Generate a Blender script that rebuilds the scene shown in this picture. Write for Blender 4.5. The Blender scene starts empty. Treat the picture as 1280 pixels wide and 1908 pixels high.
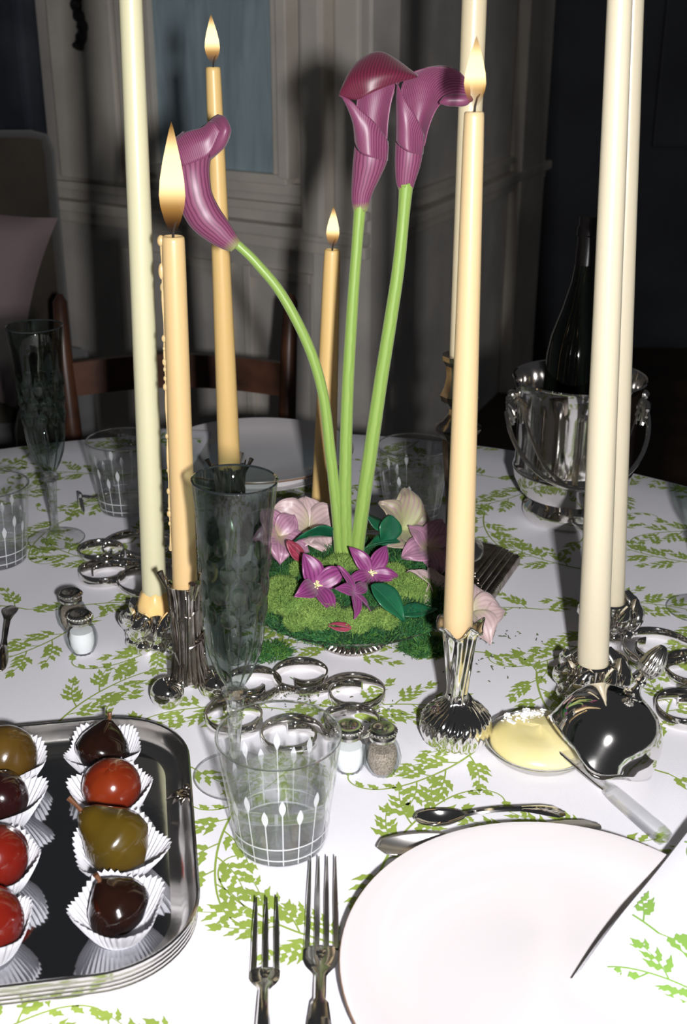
import bpy, bmesh, math, random
from mathutils import Vector, Matrix, noise
R = math.radians; PI = math.pi; TAU = 2*PI
random.seed(7)

# ------------------------------------------------------------------ camera, light, exposure
FPX, TH, HC, TZ = 2150.0, R(22.6), 0.62, 0.75        # focal length in pixels, tilt, camera height over table, table height
scene = bpy.context.scene; COL = scene.collection
cam_d = bpy.data.cameras.new('camera'); cam = bpy.data.objects.new('camera', cam_d); COL.objects.link(cam)
cam.location = (0, 0, TZ+HC); cam.rotation_euler = (PI/2-TH, 0, 0)
cam_d.sensor_fit = 'VERTICAL'; cam_d.sensor_height = 36; cam_d.sensor_width = 24
cam_d.lens = FPX/1908*36; cam_d.clip_start = .02
cam_d.dof.use_dof = True; cam_d.dof.focus_distance = 1.12; cam_d.dof.aperture_fstop = 11
scene.camera = cam
w = bpy.data.worlds.new('world'); scene.world = w; w.use_nodes = True
w.node_tree.nodes['Background'].inputs[0].default_value = (.9, .92, 1, 1)
w.node_tree.nodes['Background'].inputs[1].default_value = .032
fl = bpy.data.lights.new('camera_flash', 'AREA'); fl.shape = 'RECTANGLE'; fl.size = .03; fl.size_y = .045
fl.energy = 29.0; fl.color = (1, .985, 1)
flo = bpy.data.objects.new('camera_flash', fl); COL.objects.link(flo)
flo.location = (.09, -.12, TZ+HC+.005); flo.rotation_euler = (PI/2-R(17), 0, 0)
vs = scene.view_settings; vs.view_transform = 'Standard'; vs.look = 'None'; vs.exposure = 0.0; vs.gamma = 1; vs.use_curve_mapping = False
cy = scene.cycles
cy.use_denoising = True; cy.max_bounces = 14; cy.transparent_max_bounces = 24; cy.transmission_bounces = 12; cy.glossy_bounces = 6
cy.caustics_reflective = True; cy.caustics_refractive = True; cy.sample_clamp_indirect = 6; cy.blur_glossy = .3

# ------------------------------------------------------------------ pixels -> places
def ray(px, py):
    x = (px-640)/FPX; y = -(py-954)/FPX
    return Vector((x, math.cos(TH)+y*math.sin(TH), -math.sin(TH)+y*math.cos(TH)))
def G(px, py, h=0.0):                                  # point at height h over the table top
    d = ray(px, py); t = (h-HC)/d.z
    return Vector((d.x*t, d.y*t, TZ+h))
def D(px, py, Y):                                      # point at distance Y in front of the camera
    d = ray(px, py); t = Y/d.y
    return Vector((d.x*t, Y, TZ+HC+d.z*t))
def depth(p): return p.y*math.cos(TH)+(TZ+HC-p.z)*math.sin(TH)
def m_of(px, p): return px*depth(p)/FPX                # pixels -> metres at p

# ------------------------------------------------------------------ materials
MATS = {}
def mat(name):
    m = bpy.data.materials.new(name); m.use_nodes = True
    MATS[name] = m
    return m, m.node_tree.nodes, m.node_tree.links
def pbr(name, col, rough=.5, metal=0, noise_amt=0, noise_scale=30, bump=0, bump_scale=60, sss=0, sss_r=(1, .6, .3), sss_s=.005, coat=0, spec=.5, col2=None, sheen=0):
    m, n, l = mat(name); b = n['Principled BSDF']
    b.inputs['Base Color'].default_value = (*col, 1); b.inputs['Roughness'].default_value = rough; b.inputs['Metallic'].default_value = metal
    b.inputs['Specular IOR Level'].default_value = spec
    if sss:
        b.inputs['Subsurface Weight'].default_value = sss; b.inputs['Subsurface Radius'].default_value = sss_r; b.inputs['Subsurface Scale'].default_value = sss_s
    if coat: b.inputs['Coat Weight'].default_value = coat; b.inputs['Coat Roughness'].default_value = .06
    if sheen: b.inputs['Sheen Weight'].default_value = sheen
    tc = n.new('ShaderNodeTexCoord')
    if col2 or noise_amt:
        t = n.new('ShaderNodeTexNoise'); t.inputs['Scale'].default_value = noise_scale; t.inputs['Detail'].default_value = 5
        l.new(tc.outputs['Object'], t.inputs['Vector'])
        r = n.new('ShaderNodeValToRGB'); r.color_ramp.elements[0].position = .35; r.color_ramp.elements[1].position = .65
        c2 = col2 or tuple(c*(1-noise_amt) for c in col)
        r.color_ramp.elements[0].color = (*c2, 1); r.color_ramp.elements[1].color = (*col, 1)
        l.new(t.outputs[0], r.inputs[0]); l.new(r.outputs[0], b.inputs['Base Color'])
    if bump:
        t2 = n.new('ShaderNodeTexNoise'); t2.inputs['Scale'].default_value = bump_scale; t2.inputs['Detail'].default_value = 4
        l.new(tc.outputs['Object'], t2.inputs['Vector'])
        bp = n.new('ShaderNodeBump'); bp.inputs['Strength'].default_value = bump; bp.inputs['Distance'].default_value = .002
        l.new(t2.outputs[0], bp.inputs['Height']); l.new(bp.outputs[0], b.inputs['Normal'])
    return m
pbr('silver', (.86, .84, .81), .07, 1, bump=.05, bump_scale=40)
pbr('silver_satin', (.82, .80, .77), .36, 1, noise_amt=.1, noise_scale=30)
pbr('silver_soft', (.80, .78, .74), .17, 1, noise_amt=.15, noise_scale=25, bump=.06)
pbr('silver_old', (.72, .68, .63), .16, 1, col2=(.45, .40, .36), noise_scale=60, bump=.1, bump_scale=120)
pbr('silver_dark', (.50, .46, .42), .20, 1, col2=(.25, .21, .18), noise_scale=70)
pbr('silver_gilt', (.62, .50, .34), .22, 1, col2=(.40, .30, .2), noise_scale=70)
pbr('cloth', (0.653, 0.643, 0.686), .85, bump=.15, bump_scale=900, sheen=.1)
pbr('print', (0.230, 0.313, 0.046), .85, noise_amt=.12, noise_scale=60)
pbr('print_napkin', (0.184, 0.331, 0.055), .85)
pbr('wax_ivory', (0.558, 0.531, 0.351), .35, sss=.35, sss_r=(1, .75, .4), sss_s=.006)
pbr('wax_tan', (0.531, 0.373, 0.180), .38, sss=.35, sss_r=(1, .6, .25), sss_s=.006)
pbr('wax_e', (0.495, 0.369, 0.203), .35, sss=.35, sss_r=(1, .6, .25), sss_s=.006)
pbr('wax_c', (0.736, 0.506, 0.202), .38, sss=.35, sss_r=(1, .6, .25), sss_s=.006)
pbr('wax_f', (0.666, 0.576, 0.387), .38, sss=.35, sss_r=(1, .7, .4), sss_s=.006)
pbr('wax_pale', (0.522, 0.468, 0.347), .35, sss=.35, sss_r=(1, .7, .4), sss_s=.006)
pbr('wick', (.02, .015, .012), .9)
pbr('china', (0.558, 0.531, 0.535), .12, coat=.3)
pbr('gilt_rim', (.20, .11, .06), .3)
pbr('paper', (0.616, 0.607, 0.642), .75, sss=.0)
pbr('fruit_dark', (.005, .002, .0015), .16, coat=1, col2=(.013, .004, .002), noise_scale=40, bump=.3, bump_scale=60)
pbr('fruit_plum', (.016, .003, .003), .18, coat=1, bump=.2, bump_scale=40)
pbr('fruit_red', (.105, .007, .0025), .2, coat=1, col2=(.17, .022, .004), noise_scale=22, bump=.25, bump_scale=55, sss=.2, sss_r=(1, .2, .1))
pbr('fruit_crimson', (.105, .005, .0025), .2, coat=1, col2=(.15, .009, .004), noise_scale=30, bump=.25, bump_scale=70, sss=.2, sss_r=(1, .2, .1))
pbr('fruit_pear', (.085, .050, .004), .22, coat=.8, col2=(.055, .036, .004), noise_scale=20, bump=.1, bump_scale=60)
pbr('fruit_green', (.050, .024, .003), .24, coat=.8, col2=(.085, .047, .007), noise_scale=28, bump=.35, bump_scale=40)
pbr('butter', (0.594, 0.540, 0.306), .35, sss=.3, sss_r=(1, .8, .3), sss_s=.006, bump=.2, bump_scale=30, col2=(.62, .53, .22), noise_scale=14)
pbr('salt', (.92, .92, .93), .25, spec=.8)
pbr('pepper', (.42, .36, .30), .8, col2=(.16, .12, .09), noise_scale=700)
pbr('moss_dark', (.012, .10, .022), .75, col2=(.006, .045, .012), noise_scale=45)
pbr('moss_light', (.20, .31, .065), .85, col2=(.11, .20, .035), noise_scale=55)
pbr('moss_mid', (.065, .17, .02), .8, col2=(.02, .10, .015), noise_scale=60)
pbr('moss_soil', (.012, .03, .010), .9)
pbr('leaf', (.010, .105, .045), .3, col2=(.006, .06, .03), noise_scale=40, coat=.3)
pbr('crumb', (.05, .11, .02), .9, col2=(.05, .03, .015), noise_scale=200)
pbr('stamen', (.75, .70, .38), .6)
def etch_mat():
    m, n, l = mat('etch'); b = n['Principled BSDF']; b.inputs['Base Color'].default_value = (.62, .63, .65, 1); b.inputs['Roughness'].default_value = .6
    t = n.new('ShaderNodeBsdfTransparent'); mx = n.new('ShaderNodeMixShader'); mx.inputs[0].default_value = .62
    l.new(t.outputs[0], mx.inputs[1]); l.new(b.outputs[0], mx.inputs[2]); l.new(mx.outputs[0], n['Material Output'].inputs[0])
etch_mat()
pbr('dark_wood', (.115, .045, .022), .38, col2=(.03, .012, .007), noise_scale=9, bump=.1, bump_scale=20)
pbr('wall_paint', (.74, .69, .62), .65, col2=(.58, .55, .51), noise_scale=5, bump=.05, bump_scale=20)
pbr('wall_trim', (.82, .76, .66), .6, col2=(.68, .63, .55), noise_scale=6)
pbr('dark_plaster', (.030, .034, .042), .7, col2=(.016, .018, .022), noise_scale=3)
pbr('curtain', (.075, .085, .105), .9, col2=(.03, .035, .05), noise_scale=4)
pbr('iron', (.012, .012, .012), .5)
pbr('brown_velvet', (.048, .038, .027), .9, col2=(.024, .018, .013), noise_scale=6, sheen=.2)
pbr('mauve_linen', (0.212, 0.157, 0.162), .9, bump=.3, bump_scale=300)
pbr('floor_wood', (.06, .035, .02), .5, col2=(.03, .016, .01), noise_scale=4)
pbr('bottle_glass', (.004, .006, .004), .07, coat=.5)
pbr('foil', (.012, .010, .010), .3)
pbr('white_napkin', (.72, .69, .68), .8)

def veined(name, c1, c2, cb, freq=26, green=0.0):          # petals: pu runs across, pv from base to tip
    m, n, l = mat(name); b = n['Principled BSDF']; b.inputs['Roughness'].default_value = .42
    b.inputs['Sheen Weight'].default_value = .15
    au = n.new('ShaderNodeAttribute'); au.attribute_name = 'pu'
    av = n.new('ShaderNodeAttribute'); av.attribute_name = 'pv'
    tc = n.new('ShaderNodeTexCoord'); nz = n.new('ShaderNodeTexNoise'); nz.inputs['Scale'].default_value = 55
    l.new(tc.outputs['Object'], nz.inputs['Vector'])
    ad = n.new('ShaderNodeMath'); ad.operation = 'MULTIPLY_ADD'; ad.inputs[1].default_value = freq*TAU
    l.new(au.outputs['Fac'], ad.inputs[0])
    ns = n.new('ShaderNodeMath'); ns.operation = 'MULTIPLY'; ns.inputs[1].default_value = 5.0; l.new(nz.outputs[0], ns.inputs[0]); l.new(ns.outputs[0], ad.inputs[2])
    si = n.new('ShaderNodeMath'); si.operation = 'SINE'; l.new(ad.outputs[0], si.inputs[0])
    rp = n.new('ShaderNodeValToRGB'); rp.color_ramp.elements[0].position = .0; rp.color_ramp.elements[1].position = .55
    rp.color_ramp.elements[0].color = (*c2, 1); rp.color_ramp.elements[1].color = (*c1, 1)
    mp = n.new('ShaderNodeMapRange'); mp.inputs[1].default_value = -1; mp.inputs[2].default_value = 1; l.new(si.outputs[0], mp.inputs[0]); l.new(mp.outputs[0], rp.inputs[0])
    mx = n.new('ShaderNodeMixRGB'); l.new(rp.outputs[0], mx.inputs[1]); mx.inputs[2].default_value = (*cb, 1)
    r2 = n.new('ShaderNodeMapRange'); r2.inputs[1].default_value = 0; r2.inputs[2].default_value = max(green, .001); r2.inputs[3].default_value = 1; r2.inputs[4].default_value = 0
    l.new(av.outputs['Fac'], r2.inputs[0]); l.new(r2.outputs[0], mx.inputs[0]); l.new(mx.outputs[0], b.inputs['Base Color'])
    return m
veined('calla', (.20, .052, .112), (.105, .018, .055), (.22, .26, .08), 24, .13)
veined('calla_inner', (.115, .010, .032), (.06, .005, .016), (.1, .01, .03), 30, 0)
veined('calla_stem', (.235, .35, .075), (.18, .295, .055), (.30, .42, .12), 6, .0)
veined('clematis', (.215, .038, .155), (.12, .014, .08), (.28, .09, .22), 5, .25)
veined('hellebore', (.34, .175, .25), (.26, .12, .185), (.33, .28, .15), 7, .3)
veined('hellebore_pale', (.45, .335, .325), (.38, .265, .27), (.36, .33, .19), 7, .3)
veined('hellebore_green', (.27, .24, .15), (.25, .155, .16), (.29, .32, .13), 6, .5)
veined('bud', (.26, .03, .06), (.16, .012, .03), (.3, .05, .09), 3, .1)

def thin_glass(name, tint, gloss=1.0):                   # thin clear wall: passes light straight, mirrors by Fresnel
    m, n, l = mat(name); n.remove(n['Principled BSDF']); out = n['Material Output']
    t = n.new('ShaderNodeBsdfTransparent'); t.inputs[0].default_value = (*tint, 1)
    g = n.new('ShaderNodeBsdfGlossy'); g.inputs['Roughness'].default_value = .02; g.inputs[0].default_value = (gloss, gloss, gloss, 1)
    lw = n.new('ShaderNodeLayerWeight'); lw.inputs[0].default_value = .5
    pw = n.new('ShaderNodeMath'); pw.operation = 'POWER'; pw.inputs[1].default_value = 4.5; l.new(lw.outputs['Facing'], pw.inputs[0])
    f = n.new('ShaderNodeMath'); f.operation = 'MULTIPLY_ADD'; f.inputs[1].default_value = .75; f.inputs[2].default_value = .035; l.new(pw.outputs[0], f.inputs[0])
    mx = n.new('ShaderNodeMixShader'); l.new(f.outputs[0], mx.inputs[0]); l.new(t.outputs[0], mx.inputs[1]); l.new(g.outputs[0], mx.inputs[2]); l.new(mx.outputs[0], out.inputs[0])
def thick_glass(name, tint, through, ior=1.5):            # solid glass with part of the light passing straight on
    m, n, l = mat(name); n.remove(n['Principled BSDF']); out = n['Material Output']
    t = n.new('ShaderNodeBsdfTransparent'); t.inputs[0].default_value = (*tint, 1)
    g = n.new('ShaderNodeBsdfGlass'); g.inputs['Roughness'].default_value = 0; g.inputs['IOR'].default_value = ior; g.inputs[0].default_value = (*tint, 1)
    mx = n.new('ShaderNodeMixShader'); mx.inputs[0].default_value = 1-through
    l.new(t.outputs[0], mx.inputs[1]); l.new(g.outputs[0], mx.inputs[2]); l.new(mx.outputs[0], out.inputs[0])
thin_glass('glass_thin', (.985, .988, .988))
thick_glass('glass_knife', (.985, .99, .99), .60)
thick_glass('glass_solid', (.97, .98, .98), .35)
thick_glass('water', (.99, .993, .993), .62, 1.33)
thin_glass('smoke_glass', (.69, .735, .715))
thick_glass('cut_glass', (.84, .87, .85), .30, 1.5)
thin_glass('smoke_thin', (.50, .56, .55))
thin_glass('shaker_glass', (.84, .86, .86))

def flame_mat():
    m, n, l = mat('flame'); n.remove(n['Principled BSDF']); out = n['Material Output']
    av = n.new('ShaderNodeAttribute'); av.attribute_name = 'pv'
    rp = n.new('ShaderNodeValToRGB'); e = rp.color_ramp.elements
    e[0].position = 0; e[0].color = (.55, .16, .03, 1); e[1].position = 1; e[1].color = (1, .45, .08, 1)
    for p, c in ((.22, (1, .50, .12, 1)), (.42, (1, .82, .42, 1)), (.75, (1, .80, .42, 1))):
        x = e.new(p); x.color = c
    st = n.new('ShaderNodeValToRGB'); s = st.color_ramp.elements; s[0].position = 0; s[0].color = (.05, .05, .05, 1); s[1].position = 1; s[1].color = (.12, .12, .12, 1)
    for p, c in ((.25, .32), (.45, 1.0), (.7, .9)):
        x = s.new(p); x.color = (c, c, c, 1)
    mul = n.new('ShaderNodeMath'); mul.operation = 'MULTIPLY'; mul.inputs[1].default_value = 2.0
    em = n.new('ShaderNodeEmission'); tr = n.new('ShaderNodeBsdfTransparent'); mx = n.new('ShaderNodeMixShader')
    op = n.new('ShaderNodeValToRGB'); o = op.color_ramp.elements; o[0].color = (.04, .04, .04, 1); o[1].color = (.40, .40, .40, 1); o[1].position = 1
    x = o.new(.35); x.color = (.75, .75, .75, 1); x = o.new(.8); x.color = (.8, .8, .8, 1)
    for r_ in (rp, st, op): l.new(av.outputs['Fac'], r_.inputs[0])
    l.new(rp.outputs[0], em.inputs[0]); l.new(st.outputs[0], mul.inputs[0]); l.new(mul.outputs[0], em.inputs[1])
    l.new(op.outputs[0], mx.inputs[0]); l.new(tr.outputs[0], mx.inputs[1]); l.new(em.outputs[0], mx.inputs[2]); l.new(mx.outputs[0], out.inputs[0])
flame_mat()

def teal_mat():                                          # streaky blue-green painted panel
    m, n, l = mat('teal_panel'); b = n['Principled BSDF']; b.inputs['Roughness'].default_value = .5
    tc = n.new('ShaderNodeTexCoord'); mp = n.new('ShaderNodeMapping'); mp.inputs['Scale'].default_value = (9, 9, 1.6)
    t = n.new('ShaderNodeTexNoise'); t.inputs['Scale'].default_value = 2.2; t.inputs['Detail'].default_value = 6; t.inputs['Distortion'].default_value = .8
    l.new(tc.outputs['Object'], mp.inputs[0]); l.new(mp.outputs[0], t.inputs[0])
    r = n.new('ShaderNodeValToRGB'); r.color_ramp.elements[0].position = .3; r.color_ramp.elements[1].position = .72
    r.color_ramp.elements[0].color = (.30, .40, .44, 1); r.color_ramp.elements[1].color = (.50, .64, .70, 1)
    l.new(t.outputs[0], r.inputs[0]); l.new(r.outputs[0], b.inputs[0])
teal_mat()

# ------------------------------------------------------------------ mesh builder
class MB:
    def __init__(s): s.v = []; s.f = []; s.u = []; s.w = []
    def add(s, pts, faces, u=None, w=None):
        o = len(s.v); s.v += [tuple(p) for p in pts]; s.f += [tuple(i+o for i in f) for f in faces]
        s.u += list(u) if u else [0.0]*len(pts); s.w += list(w) if w else [0.0]*len(pts)
        return s
    def lathe(s, prof, seg=32, fn=None, center=(0, 0, 0), cap0=False, cap1=False):
        pts = []; fs = []; n = len(prof)
        for i, (r, z) in enumerate(prof):
            for k in range(seg):
                a = TAU*k/seg
                p = (r*math.cos(a), r*math.sin(a), z)
                if fn: p = fn(p, a, i/(n-1), r, z)
                pts.append((p[0]+center[0], p[1]+center[1], p[2]+center[2]))
        for i in range(n-1):
            for k in range(seg):
                fs.append((i*seg+k, i*seg+(k+1) % seg, (i+1)*seg+(k+1) % seg, (i+1)*seg+k))
        if cap0: fs.append(tuple(range(seg))[::-1])
        if cap1: fs.append(tuple(range((n-1)*seg, n*seg)))
        return s.add(pts, fs, [k/seg for i in range(n) for k in range(seg)], [i/(n-1) for i in range(n) for k in range(seg)])
    def tube(s, path, rad, seg=8, caps=True, squash=None):
        path = [Vector(p) for p in path]; n = len(path)
        rad = rad if isinstance(rad, (list, tuple)) else [rad]*n
        up = None; pts = []; fs = []
        for i, p in enumerate(path):
            t = (path[min(i+1, n-1)]-path[max(i-1, 0)])
            if t.length < 1e-9: t = Vector((0, 0, 1))
            t.normalize()
            if up is None:
                up = Vector((0, 0, 1)) if abs(t.z) < .9 else Vector((1, 0, 0))
            x = up.cross(t)
            if x.length < 1e-6: x = Vector((1, 0, 0)).cross(t)
            x.normalize(); y = t.cross(x); up = y
            for k in range(seg):
                a = TAU*k/seg; sy = squash if squash else 1
                pts.append(p+x*math.cos(a)*rad[i]+y*math.sin(a)*rad[i]*sy)
        for i in range(n-1):
            for k in range(seg):
                fs.append((i*seg+k, i*seg+(k+1) % seg, (i+1)*seg+(k+1) % seg, (i+1)*seg+k))
        if caps: fs.append(tuple(range(seg))[::-1]); fs.append(tuple(range((n-1)*seg, n*seg)))
        return s.add(pts, fs, [k/seg for i in range(n) for k in range(seg)], [i/(n-1) for i in range(n) for k in range(seg)])
    def ball(s, c, r, seg=14, sc=(1, 1, 1)):
        prof = [(max(1e-5, r*math.sin(PI*i/10)), -r*math.cos(PI*i/10)) for i in range(11)]
        m = MB().lathe(prof, seg)
        return s.add([(c[0]+x*sc[0], c[1]+y*sc[1], c[2]+z*sc[2]) for x, y, z in m.v], m.f, m.u, m.w)
    def box(s, lo, hi, bev=0.0, M=None):
        bm = bmesh.new(); bmesh.ops.create_cube(bm, size=1)
        for v in bm.verts: v.co = Vector([lo[i]+(hi[i]-lo[i])*(v.co[i]+.5) for i in range(3)])
        if bev: bmesh.ops.bevel(bm, geom=bm.edges[:], offset=bev, segments=2, affect='EDGES', profile=.6)
        bm.verts.index_update()
        vs_ = [(M @ v.co if M else v.co.copy()) for v in bm.verts]; fs = [[v.index for v in f.verts] for f in bm.faces]; bm.free()
        return s.add(vs_, fs)
    def patch(s, ctrl, nu=16, nv=16, close=False):
        ctrl = [[Vector(p) for p in row] for row in ctrl]
        rows = [spline(row, nu) for row in ctrl]
        cols = [spline([r_[j] for r_ in rows], nv) for j in range(len(rows[0]))]
        n1 = len(cols); n2 = len(cols[0])
        pts = [cols[j][i] for i in range(n2) for j in range(n1)]
        fs = [(i*n1+j, i*n1+j+1, (i+1)*n1+j+1, (i+1)*n1+j) for i in range(n2-1) for j in range(n1-1)]
        return s.add(pts, fs, [j/(n1-1) for i in range(n2) for j in range(n1)], [i/(n2-1) for i in range(n2) for j in range(n1)])
    def ribbon(s, path, h, th, z0=0.0):                      # upright flat strip following a plan path
        n = len(path); pts = []; fs = []; b = min(.25*th, .0006)
        for i, p in enumerate(path):
            q = Vector(path[min(i+1, n-1)][:2])-Vector(path[max(i-1, 0)][:2]); q.normalize(); nx = Vector((-q.y, q.x))*th/2
            nb = nx*((th/2-b)/(th/2))
            for sx, zz in ((nx, z0), (nx, z0+h-b), (nb, z0+h), (-nb, z0+h), (-nx, z0+h-b), (-nx, z0)):
                pts.append((p[0]+sx[0], p[1]+sx[1], zz))
        for i in range(n-1):
            for k in range(6): fs.append((i*6+k, i*6+(k+1) % 6, (i+1)*6+(k+1) % 6, (i+1)*6+k))
        fs.append((5, 4, 3, 2, 1, 0)); fs.append(tuple((n-1)*6+k for k in range(6)))
        return s.add(pts, fs)
    def move(s, M): s.v = [tuple(M @ Vector(p)) for p in s.v]; return s
    def build(s, name, m, parent=None, smooth=True, angle=40, solid=0, loc=None):
        me = bpy.data.meshes.new(name); me.from_pydata(s.v, [], s.f)
        bm = bmesh.new(); bm.from_mesh(me); bmesh.ops.recalc_face_normals(bm, faces=bm.faces[:]); bm.to_mesh(me); bm.free()
        for nm, dat in (('pu', s.u), ('pv', s.w)):
            if any(dat):
                at = me.attributes.new(nm, 'FLOAT', 'POINT'); at.data.foreach_set('value', dat)
        if smooth:
            me.polygons.foreach_set('use_smooth', [True]*len(me.polygons))
            if angle < 180: me.set_sharp_from_angle(angle=R(angle))
        me.materials.append(MATS[m])
        o = bpy.data.objects.new(name, me); COL.objects.link(o)
        if parent: o.parent = parent
        if loc: o.location = loc
        if solid:
            md = o.modifiers.new('thickness', 'SOLIDIFY'); md.thickness = solid; md.offset = 0
        return o
def spline(pts, n):
    if len(pts) == 1: return [pts[0]]*(n+1)
    out = []; k = len(pts)-1
    for i in range(n+1):
        t = i/n*k; j = min(int(t), k-1); t -= j
        p1, p2 = pts[j], pts[j+1]; p0 = pts[j-1] if j else p1*2-p2; p3 = pts[j+2] if j+2 <= k else p2*2-p1
        out.append(.5*((2*p1)+(p2-p0)*t+(2*p0-5*p1+4*p2-p3)*t*t+(3*p1-p0-3*p2+p3)*t**3))
    return out
def tag(o, label=None, cat=None, group=None, kind=None):
    if label: o['label'] = label
    if cat: o['category'] = cat
    if group: o['group'] = group
    if kind: o['kind'] = kind
    return o
def thing(name, label, cat, loc, rz=0, group=None, rot=None):
    o = bpy.data.objects.new(name, None); COL.objects.link(o); o.location = loc; o.empty_display_size = .02
    o.rotation_euler = rot if rot else (0, 0, rz)
    return tag(o, label, cat, group)
def copy_tree(o, parent=None):
    c = o.copy(); COL.objects.link(c); c.parent = parent
    for ch in list(o.children): copy_tree(ch, c)
    return c
def at(p, h=0.0): return (p[0], p[1], TZ+h)
def lerp(a, b, t): return a+(b-a)*t
def interp(tab, x):
    if x <= tab[0][0]: return tab[0][1]
    for (x0, y0), (x1, y1) in zip(tab, tab[1:]):
        if x <= x1: return lerp(y0, y1, (x-x0)/(x1-x0))
    return tab[-1][1]

# ------------------------------------------------------------------ the room
tag(MB().box((-4, -1.5, -.05), (4, 6.2, 0)).build('floor', 'floor_wood', smooth=False), kind='structure')
RAIL = D(640, 442, 3.15).z-TZ
def plane_wall(pa, pb):                                 # wall through two rail points; returns origin, direction, normal
    a = G(*pa, RAIL); b = G(*pb, RAIL); a.z = b.z = 0
    d = (b-a).normalized(); return a, d, Vector((d.y, -d.x, 0))
WA, WD, WN = plane_wall((110, 378), (640, 442))
def wall_uv(px, py, W=(WA, WD, WN)):
    o, d, n = W; c = Vector((0, 0, TZ+HC)); r_ = ray(px, py); t = (o-c).dot(n)/r_.dot(n); p = c+r_*t
    return (p-o).dot(d), p.z
def wall_mat(W):
    o, d, n = W
    return Matrix(((d.x, n.x, 0, o.x), (d.y, n.y, 0, o.y), (0, 0, 1, 0), (0, 0, 0, 1)))   # local x along wall, y towards room
MA = wall_mat((WA, WD, WN))
uR = wall_uv(692, 400)[0]; uL = wall_uv(-420, 400)[0]
wb = MB().box((uL, -.12, 0), (uR, 0, 2.9), M=MA).build('wall_back', 'wall_paint', smooth=False); tag(wb, kind='structure')
def wall_piece(name, x0, y0, x1, y1, d0, d1, m, bev=.004, parent=wb, W=None, Mx=None, zfix=None):
    W = W or (WA, WD, WN); Mx = Mx or MA
    ym = (y0+y1)/2; a = wall_uv(x0, ym, W)[0]; b = wall_uv(x1, ym, W)[0]; xm = (x0+x1)/2
    zt = wall_uv(xm, y0, W)[1]; zb = wall_uv(xm, y1, W)[1]
    if zfix: zb, zt = zfix[0] if zfix[0] is not None else zb, zfix[1] if zfix[1] is not None else zt
    return MB().box((a, d0, zb), (b, d1, zt), bev, M=Mx).build(name, m, parent, smooth=False)
wall_piece('painted_panel', 283, -500, 513, 312, 0, .012, 'teal_panel', 0)
for x0, x1, dd in ((228, 258, .05), (258, 283, .03), (513, 532, .03), (532, 552, .05)):
    wall_piece('panel_moulding', x0, -500, x1, 330, 0, dd, 'wall_trim')
wall_piece('panel_moulding', 258, 312, 552, 330, 0, .045, 'wall_trim')
wall_piece('panel_moulding', 240, 330, 620, 352, 0, .03, 'wall_trim')
wall_piece('pilaster', 585, -500, 628, 436, 0, .07, 'wall_trim', .012)
wall_piece('pilaster', 640, -500, 690, 436, 0, .045, 'wall_trim', .01)
zr = TZ+RAIL
def rail(Mx, a, b, par):
    MB().box((a, 0, zr-.015), (b, .055, zr+.02), .008, M=Mx).build('dado_rail', 'wall_trim', par, smooth=False)
    MB().box((a, 0, zr-.05), (b, .03, zr-.015), .006, M=Mx).build('dado_rail', 'wall_trim', par, smooth=False)
    MB().box((a, 0, zr+.05), (b, .025, zr+.075), .006, M=Mx).build('dado_rail', 'wall_trim', par, smooth=False)
rail(MA, uL, uR, wb)
for x0, x1 in ((240, 440), (460, 600)):
    u0 = wall_uv(x0, 560)[0]; u1 = wall_uv(x1, 560)[0]
    for lo, hi in (((u0, 0, .15), (u0+.03, .018, zr-.11)), ((u1-.03, 0, .15), (u1, .018, zr-.11)), ((u0+.03, 0, zr-.14), (u1-.03, .018, zr-.11)), ((u0+.03, 0, .15), (u1-.03, .018, .18))):
        MB().box(lo, hi, .005, M=MA).build('panel_moulding', 'wall_trim', wb, smooth=False)
MB().box((uL, 0, 0), (uR, .02, .12), .004, M=MA).build('baseboard_back', 'wall_trim', wb, smooth=False)
# door strip with an iron hinge at the left of the panel
wall_piece('door_stile', 95, -500, 215, 330, 0, .04, 'wall_trim', .006)
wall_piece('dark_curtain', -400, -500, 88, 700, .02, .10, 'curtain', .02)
hg = MB(); pts = []
for i in range(40):
    t = i/39; u, z = wall_uv(172+6*math.sin(t*TAU*1.6), lerp(-60, 88, t)); pts.append(MA @ Vector((u, .05, z)))
hg.tube(pts, [.012+.006*abs(math.sin(i*.6)) for i in range(40)], 8); hg.build('hinge', 'iron', wb)
# second wall, set back to the right
WB2 = plane_wall((780, 396), (850, 368)); MB2 = wall_mat(WB2)
a2 = wall_uv(660, 300, WB2)[0]; b2 = wall_uv(1005, 300, WB2)[0]
wr = MB().box((a2, -.12, 0), (b2, 0, 2.9), M=MB2).build('wall_back_right', 'wall_paint', smooth=False); tag(wr, kind='structure')
rail(MB2, a2, b2, wr)
wall_piece('door_casing', 955, -500, 1000, 900, 0, .05, 'wall_trim', .008, wr, WB2, MB2, (0, 2.5))
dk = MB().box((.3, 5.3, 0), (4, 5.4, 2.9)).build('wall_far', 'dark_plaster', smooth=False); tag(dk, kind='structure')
for x in (1.35, 1.9, 2.45): MB().box((x, 5.27, .9), (x+.42, 5.3, 2.4), .01).build('panel', 'dark_plaster', dk, smooth=False)

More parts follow.
